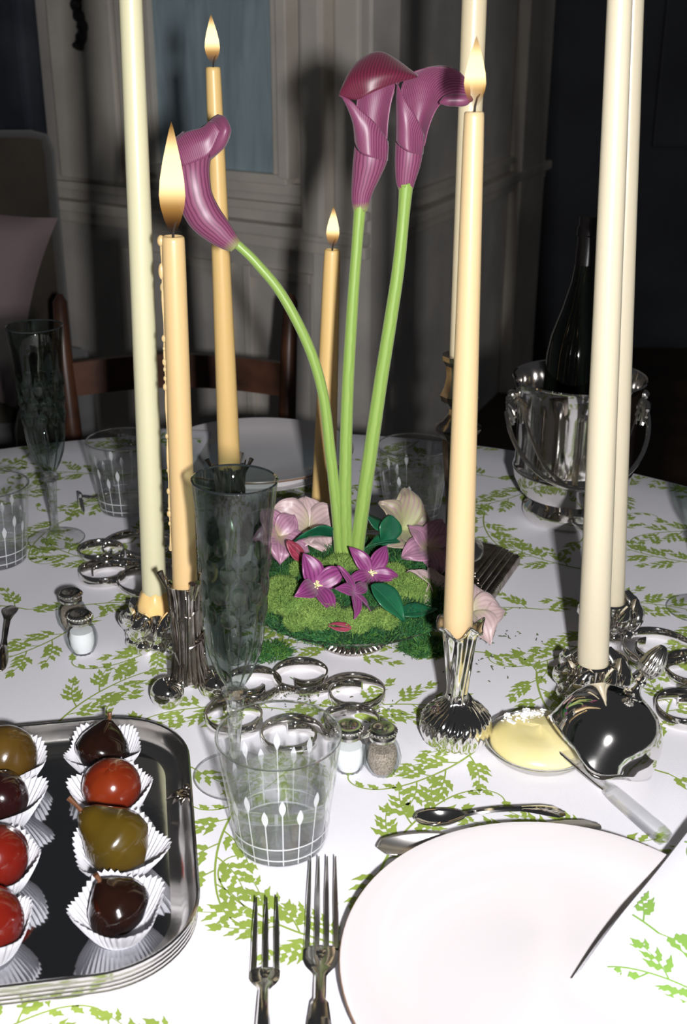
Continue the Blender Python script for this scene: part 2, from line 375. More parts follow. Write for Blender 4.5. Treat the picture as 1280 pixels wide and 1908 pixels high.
# ------------------------------------------------------------------ armchair and cushion
ac = D(-190, 560, 2.85); ac = thing('armchair', 'brown velvet armchair with a rounded high back beside the wall', 'armchair', (ac.x, 2.85, 0), R(6))
zt = D(40, 250, 2.85).z
MB().box((-.40, .0, .35), (.40, .16, zt), .05).build('backrest', 'brown_velvet', ac)
MB().box((-.40, -.55, .22), (.40, 0, .44), .05).build('seat', 'brown_velvet', ac)
for sx in (-1, 1):
    MB().box((sx*.40-.06, -.55, .2), (sx*.40+.06, .06, .62), .05).build('arm', 'brown_velvet', ac)
    for yy in (-.5, .1): MB().tube([(sx*.36, yy, 0), (sx*.36, yy, .24)], [.018, .028], 8).build('leg', 'dark_wood', ac)
cs = MB(); n = 18; pts = []
for sgn in (1, -1):
    g = []
    for i in range(n+1):
        row = []
        for j in range(n+1):
            u = i/n*2-1; v = j/n*2-1; pinch = 1-.10*(1-abs(v)**2)*abs(u)**4-.10*(1-abs(u)**2)*abs(v)**4*0
            e = (1-u**4)*(1-v**4)
            row.append(Vector((u*.23*(1-.12*(1-v*v)), sgn*.075*e**.55, v*.23*(1-.12*(1-u*u)))))
        g.append(row)
    pts = [p for r_ in g for p in r_]; N = n+1
    cs.add(pts, [(i*N+j, i*N+j+1, (i+1)*N+j+1, (i+1)*N+j) for i in range(n) for j in range(n)])
cp = D(-112, 548, 2.66)
cu = cs.build('cushion', 'mauve_linen', None, angle=180, loc=(cp.x, cp.y, cp.z)); cu.rotation_euler = (R(-14), R(14), R(6))
tag(cu, 'mauve linen scatter cushion standing on the brown armchair', 'cushion')

# ------------------------------------------------------------------ far dining chair
ch = thing('dining_chair', 'dark wooden ladder-back chair drawn up behind the white plate', 'chair', (0, 0, 0))
pl = D(118, 700, 2.34); pr = D(538, 700, 2.34)
ch.location = ((pl.x+pr.x)/2, 2.34, 0); hw = (pr.x-pl.x)/2
for sx in (-1, 1):
    MB().tube([(sx*hw*.9, -.03, 0), (sx*hw*.95, 0, .45), (sx*hw, .02, .75), (sx*hw*1.02, .05, .85), (sx*hw*1.02, .055, .865)], [.016, .02, .018, .015, .006], 10).build('back_post', 'dark_wood', ch)
    MB().tube([(sx*hw, -.36, 0), (sx*hw, -.36, .44)], [.015, .02], 10).build('leg', 'dark_wood', ch)
for zc, hh in ((D(420, 708, 2.36).z, .036), (D(420, 860, 2.36).z, .03)):
    pts_f = []; 
    ctrl = [[Vector((lerp(-hw, hw, j/8), .02+.035*math.sin(PI*j/8)+yy, zc+dz*hh+.012*math.sin(PI*j/8))) for j in range(9)] for yy, dz in ((-.009, -1), (-.009, 1), (.009, 1), (.009, -1), (-.009, -1))]
    m_ = MB()
    for a_, b_ in zip(ctrl, ctrl[1:]): m_.patch([a_, b_], 16, 1)
    m_.build('ladder_rail', 'dark_wood', ch, angle=30)
MB().box((-hw-.01, -.38, .43), (hw+.01, .02, .465), .012).build('seat', 'dark_wood', ch)
MB().tube([(-hw, -.2, .2), (hw, -.2, .2)], .009, 8).build('stretcher', 'dark_wood', ch)

# ------------------------------------------------------------------ table, cloth, printed pattern
TC = Vector((-.148, .87)); TR = .982
tb = thing('dining_table', 'large round dining table hidden under the leaf print cloth', 'table', (TC.x, TC.y, 0))
MB().lathe([(1e-4, TZ-.03), (TR-.01, TZ-.03), (TR-.005, TZ-.02), (TR-.005, TZ-.003), (1e-4, TZ-.003)], 64).build('table_top', 'dark_wood', tb, angle=30)
MB().lathe([(1e-4, 0), (.32, 0), (.32, .03), (.12, .08), (.07, .15), (.09, .4), (.06, .6), (.14, TZ-.03), (1e-4, TZ-.03)], 32).build('pedestal', 'dark_wood', tb)
ct = thing('tablecloth', 'white tablecloth printed with green leafy sprigs over the round table', 'tablecloth', (TC.x, TC.y, TZ))
def skirt(p, a, t, r, z):
    if z > -.012: return p
    k = min(1, -z/.2); rr = r+.016*k*math.sin(a*22)+.008*k*math.sin(a*9+1); return (rr*math.cos(a), rr*math.sin(a), z)
prof = [(1e-4, 0)]+[(TR*i/12, 0) for i in range(1, 12)]+[(TR-.012, 0), (TR-.003, -.003), (TR, -.012), (TR+.006, -.05), (TR+.014, -.12), (TR+.02, -.2), (TR+.025, -.30)]
MB().lathe(prof, 220, skirt).build('cloth', 'cloth', ct, angle=70)

_LF = ((0, .10, .10), (.09, .22, .50), (.20, .92, .95), (.31, .80, .62), (.42, .50, .80), (.54, .95, .92), (.66, .70, .48), (.78, .30, .36), (.90, .20, .20), (1.0, .02, .02))
LEAF = [(v.x, max(.02, v.y), max(.02, v.z)) for v in spline([Vector(q) for q in _LF], 20)]
def leaf2(out, b, ang, L, W, bend=.25):
    o = len(out[0]); ca, sa = math.cos(ang), math.sin(ang); n = len(LEAF)
    for s_, wl, wr_ in LEAF:
        cx = s_*L; cyy = bend*L*(s_**2)*.5
        for sg, ww in ((1, wl), (-1, wr_)):
            x, y = cx, cyy+sg*ww*W/2; out[0].append((b[0]+x*ca-y*sa, b[1]+x*sa+y*ca))
    for i in range(n-1): out[1].append((o+2*i, o+2*i+1, o+2*i+3, o+2*i+2))
def line2(out, pts, w0, w1):
    o = len(out[0]); n = len(pts)
    for i, p in enumerate(pts):
        q = Vector(pts[min(i+1, n-1)])-Vector(pts[max(i-1, 0)]); q.normalize(); ww = lerp(w0, w1, i/(n-1))/2
        out[0].append((p[0]-q.y*ww, p[1]+q.x*ww)); out[0].append((p[0]+q.y*ww, p[1]-q.x*ww))
    for i in range(n-1): out[1].append((o+2*i, o+2*i+1, o+2*i+3, o+2*i+2))
def sprig(out, b, ang, L, n, rnd, bend=.3):
    pts = [(b[0], b[1])]; a = ang; st = L/10
    angs = [a]
    for i in range(10):
        pts.append((pts[-1][0]+st*math.cos(a), pts[-1][1]+st*math.sin(a))); a += bend/10; angs.append(a)
    line2(out, pts, .0015, .0007)
    for k in range(n):
        t = .22+.68*k/max(1, n-1); i = int(t*10); sz = (1.15-.55*t)
        for sg in (1, -1):
            leaf2(out, pts[min(10, i+(sg > 0))], angs[i]+sg*rnd.uniform(.7, 1.0), .0180*sz, .0076*sz, -sg*.5)
    leaf2(out, pts[-1], angs[-1], .014, .007, .2)
def plant(out, b, ang, rnd, flip=1, scale=1.0):
    loc = ([], [])
    a = 0; p = Vector((0, 0)); pts = [tuple(p)]; angs = [0]
    N = 34
    for i in range(N):
        t = i/N; a += flip*(.028 if t < .5 else .03+.28*((t-.5)*2)**1.6)
        st = .0055 if t < .6 else .0055*(1-.35*(t-.6)/.4)
        p = p+Vector((math.cos(a), math.sin(a)))*st; pts.append(tuple(p)); angs.append(a)
    line2(loc, pts, .0022, .0012)
    for k, i in enumerate((3, 6, 9, 12, 15, 18)):
        sg = 1 if k % 2 else -1
        sprig(loc, pts[i], angs[i]+sg*rnd.uniform(.75, 1.05), rnd.uniform(.040, .052)*(1 if k < 4 else .8), 4 if k < 4 else 3, rnd, -sg*.5)
    for i in (22, 25, 28): leaf2(loc, pts[i], angs[i]+flip*.9, .012, .007)
    leaf2(loc, pts[-1], angs[-1], .016, .009)
    sprig(loc, pts[0], PI+.4*flip, .04, 3, rnd, .3)
    o = len(out[0]); ca, sa = math.cos(ang)*scale, math.sin(ang)*scale
    for x, y in loc[0]: out[0].append((b[0]+x*ca-y*sa, b[1]+x*sa+y*ca))
    for f in loc[1]: out[1].append(tuple(i+o for i in f))
out = ([], []); rnd = random.Random(3)
row = 0; yy = -.95
while yy < .97:
    xx = -1.0+(.074 if row % 2 else 0)
    while xx < 1.0:
        k = int(round((xx+1)/.148))+row
        ang = (R(68), R(-112), R(15), R(160))[(k*3+row*2) % 4]+rnd.uniform(-.2, .2)
        plant(out, (xx+rnd.uniform(-.01, .01)-.05*math.cos(ang), yy+rnd.uniform(-.01, .01)-.05*math.sin(ang)), ang, rnd, 1 if (k+row) % 2 else -1)
        xx += .148
    yy += .108; row += 1
keep = [f for f in out[1] if all(out[0][i][0]**2+out[0][i][1]**2 < (TR-.014)**2 for i in f)]
def layered(n, faces):                                 # neighbouring pieces of one print lie at hair-thin height steps
    z = [0.0]*n; k = 0; last = -9
    for f in faces:
        if min(f) > last: k += 1
        last = max(f)
        for i in f: z[i] = .00025+.000012*(k % 29)
    return z
zl_ = layered(len(out[0]), out[1])
m_ = MB(); m_.v = [(x, y, z) for (x, y), z in zip(out[0], zl_)]; m_.f = keep; m_.u = [0]*len(m_.v); m_.w = m_.u
pr_ = m_.build('leaf_print', 'print', ct, smooth=False); tag(pr_, 'green leafy sprig print', kind='stuff')

# ------------------------------------------------------------------ plates
def plate(name, label, c, r, z0):
    t = thing(name, label, 'plate', (c[0], c[1], TZ+z0))
    h = .022
    top = [(r, h), (r*.97, h-.0006), (r*.80, h*.62), (r*.62, h*.30), (r*.3, .0042), (1e-4, .004)]
    bot = [(1e-4, .0012), (r*.5, .0012), (r*.53, 0), (r*.57, 0), (r*.6, .0022), (r*.8, h*.48), (r*.985, h-.003), (r*1.0, h-.0015), (r, h)]
    MB().lathe(bot+top[1:], 96).build('body', 'china', t, angle=60)
    MB().lathe([(r-.0008, h-.0004), (r+.0004, h-.0002), (r+.0009, h-.0014), (r+.0003, h-.0028), (r-.0008, h-.003)], 96).build('rim_band', 'gilt_rim', t)
    return t
PC = Vector((.150, .622, TZ)); PR = .1525
plate('dinner_plate', 'large white dinner plate with a thin brown rim beside the two forks', PC, PR, .001)
FC = Vector((D(478, 834, 1.67).x, 1.665))
MB_ch = MB()
plate('dinner_plate', 'white plate at the far table edge in front of the ladder-back chair', FC, .148, .012)
ft = thing('charger_plate', 'white underplate beneath the plate at the far table edge', 'plate', (FC.x, FC.y, TZ+.001))
MB_ch.lathe([(1e-4, 0), (.10, 0), (.105, .002), (.125, .0075), (.126, .0085), (.125, .0095), (.104, .0055), (.1, .0105), (1e-4, .0105)], 64).build('body', 'china', ft)

# ------------------------------------------------------------------ napkins (patterned, folded)
def napkin(name, label, corners, zf, th, nu=26, nv=20, layers=3, seed=1):
    c = [Vector(p[:2]) for p in corners]; org = c[0]
    t = thing(name, label, 'napkin', (org.x, org.y, TZ))
    def xy(u, v):
        return (c[0]*(1-u)*(1-v)+c[1]*u*(1-v)+c[2]*u*v+c[3]*(1-u)*v)-org
    for L in range(layers):
        z0 = L*th; m_ = MB(); ins = .0025*L
        top = []; botm = []
        for i in range(nu+1):
            for j in range(nv+1):
                u, v = i/nu, j/nv; e = min(u, 1-u, v, 1-v); ed = min(1, e/.05)
                p = xy(lerp(ins*4, 1-ins*2, u), lerp(ins*4, 1-ins*2, v)); zz = zf(u, v)
                top.append((p.x, p.y, zz+z0+th*.5+th*.45*ed**.5)); botm.append((p.x, p.y, zz+z0+th*.5-th*.45*ed**.5))
        N = nv+1; fs = [(i*N+j, (i+1)*N+j, (i+1)*N+j+1, i*N+j+1) for i in range(nu) for j in range(nv)]
        m_.add(top, fs); m_.add(botm, [f[::-1] for f in fs])
        m_.build('fold', 'cloth', t, angle=180)
    rn = random.Random(seed); out = ([], [])
    lo = Vector((min(p.x for p in c), min(p.y for p in c))); hi = Vector((max(p.x for p in c), max(p.y for p in c)))
    y = lo.y-.05; r_ = 0
    while y < hi.y+.05:
        x = lo.x-.05+(.05 if r_ % 2 else 0)
        while x < hi.x+.05:
            plant(out, (x-org.x, y-org.y), rn.choice((.5, 2.4, 3.6, 5.2))+rn.uniform(-.3, .3), rn, rn.choice((-1, 1)), .85); x += .115
        y += .085; r_ += 1
    def inv(p):                                        # plan point -> (u,v) by a few Newton steps
        u = v = .5
        for _ in range(12):
            q = xy(u, v); e = p-q
            du = (xy(u+.01, v)-q)/.01; dv = (xy(u, v+.01)-q)/.01; det = du.x*dv.y-du.y*dv.x
            u += (e.x*dv.y-e.y*dv.x)/det; v += (du.x*e.y-du.y*e.x)/det
            if abs(u) > 4 or abs(v) > 4: break
        return u, v
    uv = [inv(Vector(p)) for p in out[0]]
    ok = [(.045 < u < .96 and .045 < v < .96) for u, v in uv]
    m_ = MB(); zt_ = layers*th*1.0
    zl_ = layered(len(out[0]), out[1]); m_.v = [(p[0], p[1], (zf(*q)+zt_-th*.05+.0002+zz) if k else 0) for p, q, k, zz in zip(out[0], uv, ok, zl_)]
    m_.f = [f for f in out[1] if all(ok[i] for i in f)]; m_.u = [0]*len(m_.v); m_.w = m_.u
    po = m_.build('leaf_print', 'print_napkin', t, smooth=False); tag(po, kind='stuff')
    return t
q0 = G(1066, 1816, .016); q1 = G(1245, 1572, .040); q3 = G(1290, 1900, .024)
e1 = (q1-q0).normalized(); e3 = (q3-q0).normalized()
napkin('napkin', 'folded leaf print napkin lying across the large white dinner plate', [q0, q0+e1*.24, q0+e1*.24+e3*.17, q0+e3*.17],
       lambda u, v: .0105+.018*math.sin(min(1, u*1.25)*PI*.5)+.006*math.sin(v*PI)*math.sin(u*PI)+.002*math.sin(u*9+v*5), .0028, seed=5)
n0 = FC+Vector((-.175, -.085))
napkin('napkin', 'folded leaf print napkin on the far plate near the ladder-back chair', [n0, n0+Vector((.085, -.01)), n0+Vector((.10, .16)), n0+Vector((.015, .17))], lambda u, v: .030, .004, layers=2, seed=8)

# ------------------------------------------------------------------ candles
def candle(label, bot, top, Y, m, lit=True, flame_px=None, flame_shift=0, extra=.012, name='taper_candle', drips=0, flame_h=.038):
    b = D(bot[0], bot[1], Y); t_ = D(top[0], top[1], Y)
    rb = m_of(bot[2]/2, b); rt = m_of(top[2]/2, t_)
    ax = (t_-b); ln = ax.length; axn = ax.normalized(); b = b-axn*extra; ln += extra
    root = thing(name, label, 'candle', b, group=None)
    root.rotation_mode = 'QUATERNION'; root.rotation_quaternion = Vector((0, 0, 1)).rotation_difference(axn)
    rr = [rb*.96]+[lerp(rb, rt, i/16) for i in range(17)]
    prof = [(1e-4, 0), (rb*.9, 0), (rb, .002)]+[(lerp(rb, rt*1.02, i/20), lerp(.004, ln-.003, i/20)) for i in range(1, 20)]+[(rt, ln-.004), (rt*.97, ln-.001), (rt*.85, ln), (rt*.6, ln-.002), (1e-4, ln-.003)]
    sd = random.random()*50
    def wob(p, a, tt, r, z):
        k = 1+.02*noise.noise((math.cos(a)+sd, math.sin(a), z*9)); return (p[0]*k, p[1]*k, z)
    MB().lathe(prof, 28, wob).build('wax', m, root, angle=60)
    wk_ = MB().tube([(0, 0, ln-.004), (.0005, 0, ln+.004), (.002, 0, ln+.010), (.004, 0, ln+.0125)], [.0011, .001, .0009, .0006], 6).build('wick', 'wick', root)
    if lit:
        fm = MB(); H = flame_h; fs = []
        prof = [(1e-4, 0), (.16, .03), (.30, .12), (.42, .24), (.46, .34), (.42, .48), (.32, .64), (.19, .80), (.08, .93), (1e-4, 1)]
        wd = H*.36 if H < .055 else H*.27
        fm.lathe([(r*wd, z*H) for r, z in prof], 18, lambda p, a, tt, r, z: (p[0]+flame_shift*(z/H)**1.5*H, p[1]*.8, p[2]), center=(0, 0, ln+.003))
        fm.w = [(v[2]-ln-.003)/H for v in fm.v]
        fm.build('flame', 'flame', wk_, angle=180)
    if drips:
        rn = random.Random(4); dm = MB()
        path = [(-rt*1.02, -rt*.25, ln-.002)]; z = ln-.004
        dm.ball((-rt*1.05, -rt*.1, ln-.004), .0035, 10, (1, 1, 1.4)); dm.ball((-rt*1.1, -rt*.1, ln-.030), .003, 10, (1, 1, 2.4)); dm.ball((-rt*1.08, -rt*.1, ln-.044), .0022, 10, (1, 1, 2))
        while z > .05:
            r = lerp(rb, rt, z/ln); path.append((-r*1.005, -r*.15+.0006*math.sin(z*80), z)); z -= .01
        dm.tube(path, [.0012+.0006*math.sin(i*1.3) for i in range(len(path))], 6)
        for k in range(13):
            zz = rn.uniform(.04, ln*.8); r = lerp(rb, rt, zz/ln); dm.ball((-r*1.03, -r*.15, zz), rn.uniform(.0016, .0028), 8, (1, 1, 1.4))
        dm.build('wax_drip', m, root)
    return root, b
def ext(bot, top, dy):
    k = dy/(bot[1]-top[1]); return (top[0]+(top[0]-bot[0])*k, top[1]-dy, top[2])
cA = ((289, 1128, 46), (243.5, 0, 43)); cB = ((345, 1097, 47), (322.5, 440, 43)); cC = ((428, 874, 42), (397, 125, 28)); cDd = ((602, 960, 46), (619, 465, 30))
cE = ((853, 1170, 56), (883.5, 208, 38)); cF = ((859, 664, 44), (884, 0, 47)); cG = ((1104, 1243, 58), (1155, 0, 45)); cH = ((1141, 1112, 44), (1178.5, 0, 42))
YA, YB, YC, YD, YE, YF, YG, YH = 1.115, 1.0, 1.40, 1.36, .921, 1.285, 1.0, 1.137
candle('tall ivory taper candle rising from the low leafy holder beside the twig candlestick', cA[0], ext(*cA, 130), YA, 'wax_ivory')
wA = thing('melted_wax', 'lump of melted tan wax round the foot of the ivory taper', 'wax', D(289, 1128, YA))
MB().lathe([(.0125, -.006), (.0185, -.004), (.0192, .002), (.0180, .007), (.0165, .012), (.0140, .017), (.0118, .019)], 30, lambda p, a, tt, r, z: (p[0]*(1+.07*noise.noise((math.cos(a)*2, math.sin(a)*2, z*120))), p[1]*(1+.07*noise.noise((math.cos(a)*2, math.sin(a)*2, z*120))), z+.003*noise.noise((math.cos(a)*2, math.sin(a)*2, 7)))).build('wax_lump', 'wax_c', wA)
_, bB = candle('tan lit candle with wax drips in the twig candlestick', cB[0], cB[1], YB, 'wax_tan', flame_h=.090, flame_shift=.02, drips=1)
_, bC = candle('tan lit candle standing behind the smoky flute and the bent calla lily', cC[0], cC[1], YC, 'wax_c', flame_h=.052)
_, bD = candle('short tan lit candle standing behind the calla lily stems', cDd[0], cDd[1], YD, 'wax_c', flame_h=.046)
_, bE = candle('pale tan lit candle in the silver onion-shaped candlestick', cE[0], cE[1], YE, 'wax_e', flame_h=.050)
_, bF = candle('tall ivory candle on the square-based column candlestick', cF[0], ext(*cF, 130), YF, 'wax_f')
_, bG = candle('thick tall ivory taper candle beside the silver butter cloche', cG[0], ext(*cG, 130), YG, 'wax_pale')
_, bH = candle('tall ivory candle close behind the taper by the butter cloche', cH[0], ext(*cH, 130), YH, 'wax_pale')

# ------------------------------------------------------------------ low leafy silver holders
def leafy_holder(label, p, s=1.0, ph=0.0):
    t = thing('candle_holder', label, 'candle holder', at(p), ph, group='low leafy silver candle holders')
    MB().lathe([(1e-4, 0), (.024*s, 0), (.027*s, .006*s), (.026*s, .018*s), (.021*s, .030*s), (.019*s, .042*s), (.0165*s, .044*s), (.0150*s, .040*s), (1e-4, .036*s)], 32).build('cup', 'silver', t)
    for k in range(7):                                  # swirling leaves round the cup
        a = TAU*k/7
        path = []; rad = []
        for i in range(9):
            q = i/8; ang = a+.75*q; r = (.027-.004*q+.005*math.sin(q*PI)+(.006 if q > .8 else 0)*(q-.8)*5)*s
            path.append((r*math.cos(ang), r*math.sin(ang), (.014+.036*q+(-.006 if q > .95 else 0))*s)); rad.append((.002+.0095*math.sin(PI*min(1, q*.9+.08)))*s)
        MB().tube(path, rad, 10, squash=.75).build('leaf', 'silver', t)
    for k in range(10):
        a = TAU*k/10+.2; MB().ball((.027*s*math.cos(a), .027*s*math.sin(a), .0085*s), .0085*s, 10).build('berry', 'silver', t)
    for k in range(8):
        a = TAU*k/8; MB().ball((.0275*s*math.cos(a), .0275*s*math.sin(a), .021*s), .0065*s, 10).build('berry', 'silver', t)
    return t
leafy_holder('low silver holder of swirling leaves beside the twig candlestick', D(*cA[0][:2], YA), 1.0, .3)
leafy_holder('low silver holder of swirling leaves touching the butter cloche', D(*cG[0][:2], YG), .98, 1.1)
leafy_holder('low silver holder of swirling leaves behind the taper by the butter cloche', D(*cH[0][:2], YH), .92, .1)

# ------------------------------------------------------------------ twig candlesticks
def twig_stick(label, p, htop, m, s=1.0, feet=True, seed=2):
    t = thing('twig_candlestick', label, 'candlestick', at(p), 0)
    rn = random.Random(seed); zb = .030*s
    core = [(1e-4, zb), (.020*s, zb), (.0165*s, .05*s), (.0150*s, htop*.5), (.0165*s, htop-.012), (.0185*s, htop), (.0140*s, htop-.004), (1e-4, htop-.012)]
    MB().lathe(core, 20).build('trunk', m, t)
    for k in range(34):
        a = TAU*k/34+rn.uniform(-.08, .08); tw = rn.uniform(-.7, .7); path = []; z0 = zb+rn.uniform(-.008, .004); z1 = htop+rn.uniform(-.012, .006)
        for i in range(7):
            q = i/6; z = lerp(z0, z1, q); r = interp([(zb, .022*s), (.05*s, .0175*s), (htop*.5, .0162*s), (htop-.012, .018*s), (htop+.01, .0225*s)], z)+rn.uniform(-.0008, .0012)
            path.append((r*math.cos(a+tw*q), r*math.sin(a+tw*q), z))
        MB().tube(path, [rn.uniform(.0011, .0020)*s]*7, 6).build('twig', m, t)
    for k in range(16):                                 # twigs tied across
        a = rn.uniform(0, TAU); z = rn.uniform(.045, htop-.02); path = []
        for i in range(6):
            q = i/5; path.append(((.0185*s)*math.cos(a+1.6*q), .0185*s*math.sin(a+1.6*q), z+.014*q*rn.choice((-1, 1))*.6))
        MB().tube(path, .0011*s, 6).build('twig', m, t)
    for k in range(5):
        a = rn.uniform(0, TAU); r0 = .018*s
        MB().tube([(r0*math.cos(a), r0*math.sin(a), htop-.012), (r0*1.45*math.cos(a), r0*1.45*math.sin(a), htop+.004), (r0*1.6*math.cos(a), r0*1.6*math.sin(a), htop+.010)], [.0016, .0022, .0032], 8).build('stub', m, t)
    if feet:
        s = 1.0
        for ox, oy in ((-.021, -.017), (.025, -.001), (-.004, .027)):
            c = (ox, oy, .0168*s)
            prof = [(1e-4, -.0165*s)]+[(.0168*s*math.sin(PI*i/14)*(1-.06*math.cos(PI*i/14)), -.0165*s*math.cos(PI*i/14)) for i in range(1, 14)]+[(.003*s, .0135*s), (1e-4, .012*s)]
            MB().lathe(prof, 24, center=c).build('ball_foot', 'silver', t)
    else:
        MB().lathe([(1e-4, 0), (.036*s, 0), (.036*s, .004), (.03*s, .010), (.021*s, zb+.004), (1e-4, zb+.004)], 28).build('base', m, t)
    return t
pB = D(*cB[0][:2], YB); twig_stick('silver candlestick of bundled twigs on ball feet beside the smoky flute', pB, pB.z-TZ+.006, 'silver_old', .86)
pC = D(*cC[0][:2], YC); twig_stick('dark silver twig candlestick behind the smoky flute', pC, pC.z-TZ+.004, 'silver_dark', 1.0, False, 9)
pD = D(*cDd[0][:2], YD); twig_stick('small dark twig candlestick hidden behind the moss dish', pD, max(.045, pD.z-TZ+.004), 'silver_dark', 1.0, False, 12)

# ------------------------------------------------------------------ onion candlestick
pE = D(*cE[0][:2], YE); hE = pE.z-TZ
on = thing('onion_candlestick', 'silver candlestick with ribbed onion base and trumpet stem beside the butter dish', 'candlestick', at(D(849, 1350, YE)))
tabE = [(0, .018), (.003, .024), (.010, .0305), (.020, .0335), (.030, .0315), (.038, .025), (.044, .0165), (.050, .0110), (.056, .0095), (.075, .0108), (.10, .0132), (hE-.004, .0158)]
zz_ = [0, .001, .002, .004, .007, .010, .014, .018, .022, .026, .030, .034, .038, .041, .044, .047, .050, .053, .056]
def onion(p, a, t, r, z):
    tw = 0 if z < .02 else ((z-.02)/.036)**1.4*1.7
    amp = .055 if z < .03 else .10
    k = 1+amp*(abs(math.sin((a+tw)*14))-.5)*(.4 if z < .003 else 1); return (r*k*math.cos(a), r*k*math.sin(a), z)
MB().lathe([(1e-4, .0003)]+[(interp(tabE, z), z) for z in zz_], 168, onion).build('onion_base', 'silver', on, angle=180)
def stem(p, a, t, r, z):
    q = (z-.05)/(hE-.05); k = 1+.07*math.sin(a*7+2.2*(1-q)**2*2)+.05*math.sin(a*3+q*2)
    lip = max(0, (q-.9)/.1); zz = z+.003*lip*math.sin(a*5+1); return (r*k*math.cos(a), r*k*math.sin(a), zz)
zs = [lerp(.050, hE-.004, i/24) for i in range(25)]
MB().lathe([(interp(tabE, z), z) for z in zs]+[(.0185, hE+.001), (.0215, hE+.004), (.0205, hE+.0045), (.016, hE), (.0140, hE-.008), (1e-4, hE-.012)], 84, stem).build('trumpet_stem', 'silver', on, angle=180)
MB().tube([(.0125*math.cos(a)*(1-.15*a/5), .0125*math.sin(a)*(1-.15*a/5), .047+.004*a/2) for a in [i*.25-1.9 for i in range(16)]], [.0012+.0022*math.sin(PI*i/15) for i in range(16)], 8).build('wrapped_leaf', 'silver', on)

# ------------------------------------------------------------------ column candlestick on a square base
pF = D(*cF[0][:2], YF); hF = pF.z-TZ
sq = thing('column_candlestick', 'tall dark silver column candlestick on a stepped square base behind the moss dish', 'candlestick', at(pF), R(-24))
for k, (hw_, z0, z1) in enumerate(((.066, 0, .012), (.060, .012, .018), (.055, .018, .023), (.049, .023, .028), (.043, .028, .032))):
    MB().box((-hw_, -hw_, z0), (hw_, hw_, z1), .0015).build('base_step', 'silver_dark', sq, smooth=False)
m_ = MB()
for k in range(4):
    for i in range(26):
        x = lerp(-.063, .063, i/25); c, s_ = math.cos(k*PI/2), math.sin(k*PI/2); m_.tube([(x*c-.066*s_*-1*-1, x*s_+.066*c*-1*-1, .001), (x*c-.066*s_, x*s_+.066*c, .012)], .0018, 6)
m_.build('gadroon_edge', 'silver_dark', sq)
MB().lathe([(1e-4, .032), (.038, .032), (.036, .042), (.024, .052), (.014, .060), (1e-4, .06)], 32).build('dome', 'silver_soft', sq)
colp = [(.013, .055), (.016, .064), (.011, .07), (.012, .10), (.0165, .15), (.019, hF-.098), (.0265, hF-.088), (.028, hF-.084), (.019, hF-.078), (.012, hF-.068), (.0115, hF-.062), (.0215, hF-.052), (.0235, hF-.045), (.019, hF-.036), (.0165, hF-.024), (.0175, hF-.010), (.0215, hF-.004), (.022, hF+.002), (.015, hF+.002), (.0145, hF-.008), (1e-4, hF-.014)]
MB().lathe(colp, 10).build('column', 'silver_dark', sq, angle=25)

# ------------------------------------------------------------------ glasses
def flute_mesh(t, bowl='smoke_glass'):
    def facet(p, a, tt, r, z):
        n = 10; k = 1
        if .16 < z < .235:                                      # rows of cut lenses
            k += .045*max(0, math.sin((z-.16)/.025*PI*1.0))*max(0, math.cos(a*n))*1.0
        if z < .135: k += .03*math.cos(a*8)
        return (p[0]*k, p[1]*k, z)
    outp = [(.0035, .092), (.009, .096), (.0150, .108), (.0210, .124), (.0240, .140), (.0262, .16), (.0268, .17), (.0272, .18), (.0276, .19), (.0281, .20), (.0287, .21), (.0293, .22), (.0299, .23), (.0318, .255), (.0350, .285)]
    inp = [(r-.0016, z+.0004) for r, z in outp if z > .13][::-1]
    MB().lathe([(1e-4, .0915)]+outp+[(.0348, .2862), (.0338, .2858)]+inp+[(.014, .125), (.006, .117), (1e-4, .115)], 80, facet).build('bowl', bowl, t, angle=50)
    m_ = MB()
    for j in range(3):
        for k in range(10):
            a = TAU*(k+.5*(j % 2))/10; z = .172+.021*j; r = interp([(.16, .0262), (.19, .0276), (.23, .0299)], z); c_, s_ = math.cos(a), math.sin(a)
            b_ = MB().ball((0, 0, 0), .0070, 10, (.26, 1, 1.35)); b_.move(Matrix.Translation((r*c_*.985, r*s_*.985, z)) @ Matrix.Rotation(a, 4, 'Z')); m_.add(b_.v, b_.f)
    m_.build('cut_lenses', 'cut_glass', t)
    m_ = MB()
    for k in range(10):
        a = TAU*k/10; m_.tube([(r*math.cos(a)*1.0, r*math.sin(a)*1.0, z) for r, z in ((.0100, .098), (.0160, .110), (.0218, .126), (.0245, .141), (.0262, .157))], [.0003, .0009, .0011, .0009, .0003], 5)
    m_.build('cut_flutes', 'cut_glass', t)
    MB().lathe([(.0336, .2853), (.0352, .2853), (.0354, .2862), (.0343, .2870), (.0334, .2862), (.0336, .2853)], 48).build('rim', 'rim_smoke', t)
    MB().lathe([(1e-4, .083), (.0085, .083), (.0118, .0865), (.0118, .0895), (.0085, .0935), (.004, .0945), (1e-4, .0945)], 10).build('knop', 'glass_solid', t, smooth=False)
    MB().lathe([(.0088, .083), (.0070, .065), (.0056, .045), (.0048, .028), (.0055, .018), (.009, .010), (.012, .0075)], 8).build('stem', 'glass_solid', t, angle=20)
    MB().lathe([(1e-4, .0085), (.012, .0078), (.020, .0045), (.033, .0022), (.0368, .0016), (.0372, .0008), (.0365, 0), (.030, .0004), (1e-4, .0006)], 64).build('foot', 'glass_thin', t)
    MB().lathe([(.0362, .0016), (.0374, .0016), (.0378, .0009), (.0372, 0), (.0360, .0003), (.0362, .0016)], 64).build('foot_rim', 'glass_solid', t)
pbr('rim_smoke', (.015, .018, .018), .08, coat=.6)
t = thing('champagne_flute', 'dark smoky glass flute with clear cut stem beside the twig candlestick', 'flute', at(G(438, 1446))); t.rotation_euler = (0, R(2.0), .2)
flute_mesh(t)
